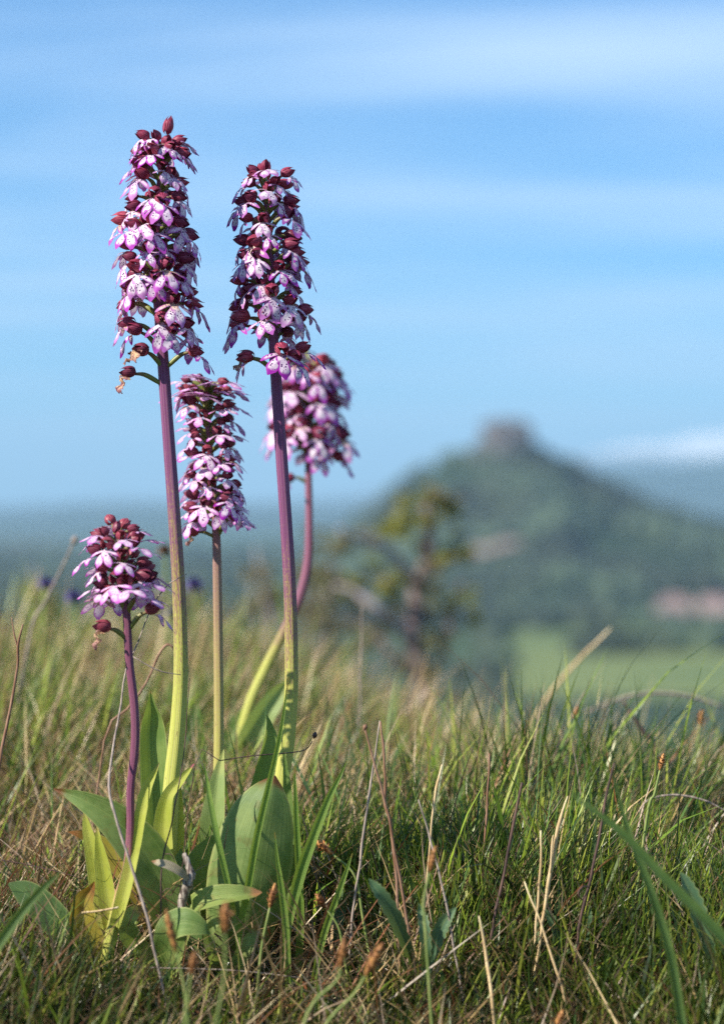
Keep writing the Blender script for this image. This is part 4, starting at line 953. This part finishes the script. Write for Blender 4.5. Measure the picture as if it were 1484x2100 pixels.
# ------------------------------------------------------------------ violet globe flowers behind
def globe(label, foot, top, Y, rpx, mat=VIOLET):
    root = empty('globe_flower', at(foot[0], foot[1], Y))
    p, r = path(rooted([(foot[0], foot[1], Y, 4), ((foot[0] + top[0]) / 2 + 3, (foot[1] + top[1]) / 2, Y, 3.5), (top[0], top[1], Y, 3)]), 12)
    root.location = p[0]
    mb = MB(); mb.tube(p, r, 6); mb.build('stem', ST_GREEN, root)
    c = at(top[0], top[1], Y); R0 = mm(rpx, Y); mb = MB()
    for k in range(90):                                   # a ball of small florets
        zc = 1 - 1.5 * (k + 0.5) / 90; a = k * 2.39996; s = math.sqrt(max(0, 1 - zc * zc))
        d = Vector((s * math.cos(a), s * math.sin(a), zc)); q = d.orthogonal().normalized(); w = d.cross(q)
        b = c + d * R0 * 0.35; m_ = c + d * R0 * 0.85; t = c + d * R0 * random.uniform(0.95, 1.15)
        h = R0 * 0.16
        mb.grid([[b - q * h * 0.4, b + w * h * 0.4, b + q * h * 0.4], [m_ - q * h, m_ + w * h, m_ + q * h], [t - q * h * 0.3, t, t + q * h * 0.3]], [[(0, 0.5, 0, 0)] * 3] * 3)
    mb.build('flower_head', mat, root)
    tag(root, label, 'flower', 'small round flowers behind the orchids')
globe('blurred violet round flower head standing alone over pale grass', (80, 1380), (95, 1198), 0.95, 15)
globe('blurred violet round flower head, lower of two side by side', (165, 1380), (153, 1226), 0.9, 17)
globe('blurred violet round flower head between tallest and middle stems', (400, 1340), (398, 1200), 0.95, 17)
globe('blurred violet flower head low behind the middle stem', (360, 1380), (352, 1258), 0.9, 14)
globe('blurred brown round seed head beside the tallest stem', (345, 1360), (338, 1130), 0.85, 14, ST_BROWN)

# ------------------------------------------------------------------ bushes on the slope
def leafcloud(mb_v, mb_f, cols, c, rad, n, size, pal):
    d = rng.normal(size=(n, 3)); d /= np.linalg.norm(d, axis=1)[:, None]
    d *= (rng.uniform(0.25, 1, n) ** 0.5)[:, None]
    p = np.array(c) + d * np.array(rad)
    a = rng.normal(size=(n, 3)); a /= np.linalg.norm(a, axis=1)[:, None]
    b = np.cross(a, rng.normal(size=(n, 3))); b /= np.linalg.norm(b, axis=1)[:, None]
    s = size * rng.uniform(0.6, 1.4, n)[:, None]
    v = np.stack([p - a * s, p + b * s * 0.35, p + a * s, p - b * s * 0.35], 1).reshape(-1, 3)
    base = len(mb_v)
    mb_v.extend(v.tolist()); mb_f.extend((np.arange(n * 4).reshape(n, 4) + base).tolist())
    col = np.array(pal)[rng.integers(0, len(pal), n)]
    cols.extend(np.repeat(np.concatenate([col, np.ones((n, 1))], 1), 4, 0).tolist())
def foliage(root, c, rad, n, size, pal, name='foliage'):
    v, f, cl = [], [], []
    leafcloud(v, f, cl, c, rad, n, size, pal)
    me = bpy.data.meshes.new(name); me.from_pydata(v, [], f)
    a = me.attributes.new('col', 'FLOAT_COLOR', 'POINT'); a.data.foreach_set('color', np.array(cl, dtype=np.float32).ravel())
    me.materials.append(FOLIAGE)
    return link(name, me, root)
JUN = [(0.22, 0.25, 0.05), (0.30, 0.31, 0.08), (0.15, 0.18, 0.04), (0.26, 0.22, 0.09)]
OLV = [(0.14, 0.15, 0.065), (0.19, 0.19, 0.09), (0.22, 0.17, 0.12)]
def bush():
    Y = 3.5; foot = (865, 1760)
    root = empty('juniper_bush', (at(865, 1760, Y).x, Y, float(gz(at(865, 0, Y).x, Y))))
    def br(pts, m=BARK, nm='branch'):
        p, r = path(pts, 14, 0.012); mb = MB(); mb.tube(p, r, 8, rough=0.15); return mb.build(nm, m, root)
    br([(862, 1800, Y, 24), (850, 1600, Y, 22), (862, 1420, Y, 20), (845, 1300, Y, 18), (858, 1200, Y, 16), (880, 1110, Y, 13), (872, 1040, Y, 9), (885, 1000, Y, 4)], BARK, 'trunk')
    br([(858, 1210, Y, 10), (800, 1130, Y - 0.1, 9), (750, 1110, Y - 0.15, 8), (690, 1085, Y - 0.2, 5)], BARK_GREY)
    br([(862, 1180, Y, 9), (900, 1160, Y, 8), (940, 1140, Y, 5), (962, 1135, Y, 2)], BARK)
    br([(850, 1330, Y, 11), (790, 1260, Y - 0.1, 9), (730, 1215, Y - 0.1, 7), (680, 1200, Y - 0.1, 4)], BARK_GREY)
    br([(852, 1390, Y, 10), (800, 1340, Y, 9), (760, 1290, Y + 0.1, 6), (700, 1270, Y + 0.1, 4)], BARK)
    br([(860, 1420, Y, 9), (905, 1330, Y, 7), (925, 1250, Y, 5), (945, 1190, Y, 3)], BARK)
    for px, py, rx, rz, n, pal in ((850, 1045, 72, 48, 800, JUN), (815, 1075, 40, 30, 250, JUN), (905, 1020, 30, 26, 160, OLV), (915, 1130, 52, 34, 480, JUN), (760, 1185, 68, 28, 480, JUN), (700, 1195, 40, 20, 200, JUN), (800, 1260, 46, 36, 260, OLV), (880, 1270, 44, 52, 260, OLV), (730, 1110, 44, 20, 120, OLV), (840, 1190, 50, 26, 180, OLV), (770, 1340, 60, 44, 300, OLV), (910, 1340, 46, 48, 260, OLV), (850, 1480, 90, 70, 500, OLV), (670, 1110, 40, 22, 160, OLV), (640, 1190, 46, 26, 200, OLV), (700, 1260, 60, 34, 260, OLV), (640, 1300, 60, 40, 260, OLV), (950, 1250, 34, 40, 180, JUN)):
        c = at(px, py, Y)
        for q in range(9):
            o_ = Vector((random.uniform(-1, 1) * mm(rx, Y), random.uniform(-1, 1) * mm(rx, Y), random.uniform(-1, 1) * mm(rz, Y))) * 1.05
            k_ = random.uniform(0.14, 0.42)
            foliage(root, c + o_, (mm(rx, Y) * k_, mm(rx, Y) * k_, mm(rz, Y) * k_), int(n * 0.09), 0.010, pal)
    tag(root, 'small gnarled bush with yellow-green tufts on the slope behind the grass', 'bush')
bush()
def grey_bush(label, cx, top, Y, w, pal, seed):
    rd = random.Random(seed)
    root = empty('low_bush', (at(cx, 0, Y).x, Y, float(gz(at(cx, 0, Y).x, Y))))
    foot_row = 1050 + (CAM.z - root.location.z) / (Y + 1.5) * FPX
    for k in range(9):
        tx = cx + rd.uniform(-w, w); ty = top + rd.uniform(0, 90)
        p, r = path([(cx, foot_row + 8, Y, 7), ((cx * 0.6 + tx * 0.4) + rd.uniform(-20, 20), (foot_row + ty) / 2 + 30, Y + rd.uniform(-0.2, 0.2), 6), (tx, ty, Y + rd.uniform(-0.3, 0.3), 2)], 12, 0.012)
        mb = MB(); mb.tube(p, r, 6); mb.build('branch', BARK_GREY if k % 2 else BARK, root)
        foliage(root, p[-2], (mm(34, Y), mm(30, Y), mm(24, Y)), 90, 0.013, pal)
    tag(root, label, 'bush', 'low bushes on the slope')
grey_bush('low greyish twiggy bush on the slope beside the gnarled bush', 600, 1120, 4.6, 90, OLV, 3)
grey_bush('low dull green bush on the slope behind the small orchids', 300, 1180, 5.2, 120, OLV, 5)
grey_bush('small dark bush beyond the forked twig and violet flowers', 90, 1160, 5.0, 30, JUN, 8)

# ------------------------------------------------------------------ grass
def blades(name, label, xy, Lh, Wd, th0, th1, az, col, segs=4, kind='stuff', zoff=0.0):
    n = len(xy); S = segs
    z0 = gz(xy[:, 0], xy[:, 1]) - 0.003 + zoff
    s = (np.arange(S) + 0.5) / S
    th = th0[:, None] + (th1 - th0)[:, None] * s[None]           # angle from the vertical
    st = Lh[:, None] / S
    hx = np.concatenate([np.zeros((n, 1)), np.cumsum(np.sin(th) * st, 1)], 1)
    hz = np.concatenate([np.zeros((n, 1)), np.cumsum(np.cos(th) * st, 1)], 1)
    ca, sa = np.cos(az), np.sin(az)
    bend = (rng.uniform(-1, 1, n) * 0.15 * Lh)[:, None] * (np.linspace(0, 1, S + 1) ** 2)[None]
    cx = xy[:, :1] + hx * ca[:, None] - bend * sa[:, None]
    cyy = xy[:, 1:] + hx * sa[:, None] + bend * ca[:, None]
    cz = z0[:, None] + hz
    wprof = np.array([0.8, 1.0, 0.85, 0.55, 0.0]) if S == 4 else np.interp(np.linspace(0, 1, S + 1), [0, 0.3, 0.7, 1], [0.8, 1, 0.7, 0])
    ro = az + np.pi / 2 + rng.normal(0, 0.7, n)
    wx = np.cos(ro)[:, None] * Wd[:, None] * 0.5 * wprof; wy = np.sin(ro)[:, None] * Wd[:, None] * 0.5 * wprof
    nv = 2 * S + 1
    V = np.empty((n, nv, 3), np.float32)
    V[:, 0:2 * S:2, 0] = (cx - wx)[:, :S]; V[:, 1:2 * S:2, 0] = (cx + wx)[:, :S]
    V[:, 0:2 * S:2, 1] = (cyy - wy)[:, :S]; V[:, 1:2 * S:2, 1] = (cyy + wy)[:, :S]
    V[:, 0:2 * S:2, 2] = cz[:, :S]; V[:, 1:2 * S:2, 2] = cz[:, :S]
    V[:, 2 * S, 0] = cx[:, S]; V[:, 2 * S, 1] = cyy[:, S]; V[:, 2 * S, 2] = cz[:, S]
    loops = []
    for k in range(S - 1): loops += [2 * k, 2 * k + 1, 2 * k + 3, 2 * k + 2]
    loops += [2 * S - 2, 2 * S - 1, 2 * S]
    loops = np.array(loops); nl = len(loops)
    LI = (loops[None] + nv * np.arange(n)[:, None]).ravel()
    starts1 = np.concatenate([4 * np.arange(S - 1), [4 * (S - 1)]])
    starts = (starts1[None] + nl * np.arange(n)[:, None]).ravel()
    me = bpy.data.meshes.new(name)
    me.vertices.add(n * nv); me.vertices.foreach_set('co', V.ravel())
    me.loops.add(len(LI)); me.loops.foreach_set('vertex_index', LI.astype(np.int32))
    me.polygons.add(len(starts)); me.polygons.foreach_set('loop_start', starts.astype(np.int32))
    me.update(calc_edges=True)
    a = me.attributes.new('col', 'FLOAT_COLOR', 'POINT')
    C4 = np.concatenate([col, np.ones((n, 1))], 1)
    a.data.foreach_set('color', np.repeat(C4, nv, 0).astype(np.float32).ravel())
    me.polygons.foreach_set('use_smooth', [True] * len(starts))
    me.materials.append(GRASS)
    me.validate()
    return tag(link(name, me), label, 'grass', kind=kind)

PALG = np.array([(0.125, 0.205, 0.024), (0.085, 0.155, 0.022), (0.180, 0.250, 0.030), (0.055, 0.110, 0.024), (0.31, 0.35, 0.055), (0.085, 0.165, 0.045), (0.23, 0.32, 0.035), (0.040, 0.080, 0.025)])
PALS = np.array([(0.53, 0.37, 0.17), (0.40, 0.28, 0.15), (0.62, 0.48, 0.27), (0.22, 0.13, 0.075), (0.24, 0.10, 0.045), (0.44, 0.33, 0.23)])
def noise2(x, y, f, o=0.0):
    return np.sin(f * x + 1.3 + o) * np.sin(f * 1.17 * y + 0.4 * o) + 0.5 * np.sin(2.3 * f * x + 0.7 * f * y + o) * np.sin(1.9 * f * y - 0.8 * f * x + 2 + o)
def orchid_patch(x, y):
    """1 where the orchids' rosettes stand, with the trodden bit in front of them"""
    a = ((x + 0.105) / 0.125) ** 2 + ((y + 0.022) / 0.060) ** 2
    return np.clip(1.35 - a, 0, 1)
def scatter(n, x0, x1, y0, y1, tuft=0.6):
    m = int(n * tuft); k = max(1, m // 22)
    cxy = np.stack([rng.uniform(x0, x1, k), rng.uniform(y0, y1, k)], 1)
    idx = rng.integers(0, k, m)
    off = rng.normal(0, 0.008, (m, 2))
    A = cxy[idx] + off
    B = np.stack([rng.uniform(x0, x1, n - m), rng.uniform(y0, y1, n - m)], 1)
    azA = np.arctan2(off[:, 1], off[:, 0]) + rng.normal(0, 0.5, m)
    return np.concatenate([A, B]), np.concatenate([azA, rng.uniform(0, 2 * np.pi, n - m)])
def grass_zone(name, label, n, x0, x1, y0, y1, hmin, hmax, dry, keep=None):
    xy, az = scatter(n, x0, x1, y0, y1)
    x, y = xy[:, 0], xy[:, 1]
    pt = orchid_patch(x, y)
    ok = rng.uniform(size=len(x)) > pt * 0.45
    if keep is not None: ok &= keep(x, y)
    xy, az, pt = xy[ok], az[ok], pt[ok]; x, y = xy[:, 0], xy[:, 1]; n = len(x)
    hm = 0.85 + 0.3 * noise2(x, y, 9.0)
    Lh = rng.uniform(hmin, hmax, n) * hm * (1 - 0.72 * pt)
    Lh *= np.where(rng.uniform(size=n) < 0.06, 1.35, 1.0)
    Lh *= 1 + 0.40 * sstep(0.0, 0.14, x) * sstep(0.5, 0.2, y) * (np.abs(x) < 0.6)
    Lh *= 1 - 0.36 * sstep(-0.22, 0.15, x) * sstep(0.45, 0.75, y)
    Lh = np.maximum(Lh, 0.012)
    d = rng.uniform(size=n) < np.clip(dry + 0.16 * noise2(x, y, 6.0, 2.0), 0.08, 0.92)
    col = np.where(d[:, None], PALS[rng.integers(0, len(PALS), n)], PALG[rng.integers(0, len(PALG), n)]) * rng.uniform(0.6, 1.35, (n, 1))
    th0 = np.abs(rng.normal(0.12, 0.16, n)) + np.where(d, 0.15, 0); th1 = th0 + np.abs(rng.normal(0.5, 0.6, n)) + np.where(d, 0.2, 0)
    # wind leans the grass one way
    az = np.where(rng.uniform(size=n) < 0.45, rng.normal(0.25, 0.7, n), az)
    Wd = rng.uniform(0.0010, 0.0024, n) * np.where(d, 0.75, 1.0)
    wide = rng.uniform(size=n) < 0.10; Wd = np.where(wide & ~d, Wd * rng.uniform(1.4, 2.4, n), Wd)
    front = sstep(0.10, -0.08, y)[:, None]; col = col * (1 - 0.38 * front)  # foreground shade and vignette put into the blade colours, darker towards the camera
    return blades(name, label, xy, Lh, Wd, th0, th1, az, col)
# in front of and around the orchids
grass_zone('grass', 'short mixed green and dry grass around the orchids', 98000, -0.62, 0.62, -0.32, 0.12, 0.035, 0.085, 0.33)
grass_zone('grass', 'thick green and straw-coloured grass behind the orchids', 62000, -0.85, 0.85, 0.12, 0.75, 0.05, 0.120, 0.54)
grass_zone('grass', 'blurred grass along the crest of the slope', 40000, -1.3, 1.3, 0.75, 2.0, 0.055, 0.135, 0.56)
grass_zone('grass', 'loose grass on the slope beyond the crest', 16000, -3.2, 3.2, 2.0, 7.0, 0.08, 0.20, 0.5)
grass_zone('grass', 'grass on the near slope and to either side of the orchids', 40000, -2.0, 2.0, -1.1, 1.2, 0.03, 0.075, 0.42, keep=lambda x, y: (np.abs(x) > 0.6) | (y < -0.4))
# dry litter lying among the blades
def litter(n, x0, x1, y0, y1, name, label):
    xy = np.stack([rng.uniform(x0, x1, n), rng.uniform(y0, y1, n)], 1)
    Lh = rng.uniform(0.02, 0.11, n); Wd = rng.uniform(0.0007, 0.0019, n)
    th0 = rng.uniform(0.55, 1.5, n); th1 = th0 + rng.normal(0.15, 0.25, n)
    col = PALS[rng.integers(0, len(PALS), n)] * rng.uniform(0.35, 1.15, (n, 1))
    blades(name, label, xy, Lh, Wd, th0, th1, rng.uniform(0, 2 * np.pi, n), col, zoff=rng.uniform(0.002, 0.026, n))
litter(30000, -0.65, 0.65, -0.40, 0.5, 'dry_litter', 'dry straw litter lying between the grass blades')
litter(14000, -1.0, 1.0, 0.5, 1.6, 'dry_litter', 'dry straw litter along the crest of the slope')
# taller sparse stems and blades that stand over the crest
def tall(n, x0, x1, y0, y1, h0, h1, dry, name, label):
    xy = np.stack([rng.uniform(x0, x1, n), rng.uniform(y0, y1, n)], 1)
    d = rng.uniform(size=n) < dry
    col = np.where(d[:, None], PALS[rng.integers(0, 3, n)], PALG[rng.integers(0, len(PALG), n)]) * rng.uniform(0.8, 1.2, (n, 1))
    th0 = np.abs(rng.normal(0.3, 0.3, n)); th1 = th0 + np.abs(rng.normal(0.35, 0.45, n))
    blades(name, label, xy, rng.uniform(h0, h1, n), rng.uniform(0.0010, 0.0022, n), th0, th1, rng.normal(0.2, 0.9, n), col)
tall(1300, -0.9, 0.9, 0.40, 1.3, 0.08, 0.15, 0.62, 'tall_grass', 'sparse tall grass stems standing above the crest')
tall(260, -0.45, 0.55, 0.03, 0.35, 0.08, 0.14, 0.6, 'tall_grass', 'sparse longer blades among the grass behind the orchids')

# ------------------------------------------------------------------ air
def haze():
    m, nt = mat_new('haze_air'); g = NT(nt)
    v = g.n('ShaderNodeVolumePrincipled', {'Color': (0.44, 0.74, 1.0, 1), 'Density': 7.5e-5, 'Anisotropy': 0.0})
    g.out(None, v.outputs[0])
    mb = MB()
    x, y0, y1, z0, z1 = 40000, -39000, 42000, -112, 1100
    mb.v = [(-x, y0, z0), (x, y0, z0), (x, y1, z0), (-x, y1, z0), (-x, y0, z1), (x, y0, z1), (x, y1, z1), (-x, y1, z1)]
    mb.f = [(3, 2, 1, 0), (4, 5, 6, 7), (0, 1, 5, 4), (1, 2, 6, 5), (2, 3, 7, 6), (3, 0, 4, 7)]
    mb.d = [(0, 0, 0, 0)] * 8
    tag(mb.build('haze', m, smooth=False), 'pale blue haze filling the air over the valley', 'haze', kind='stuff')
haze()
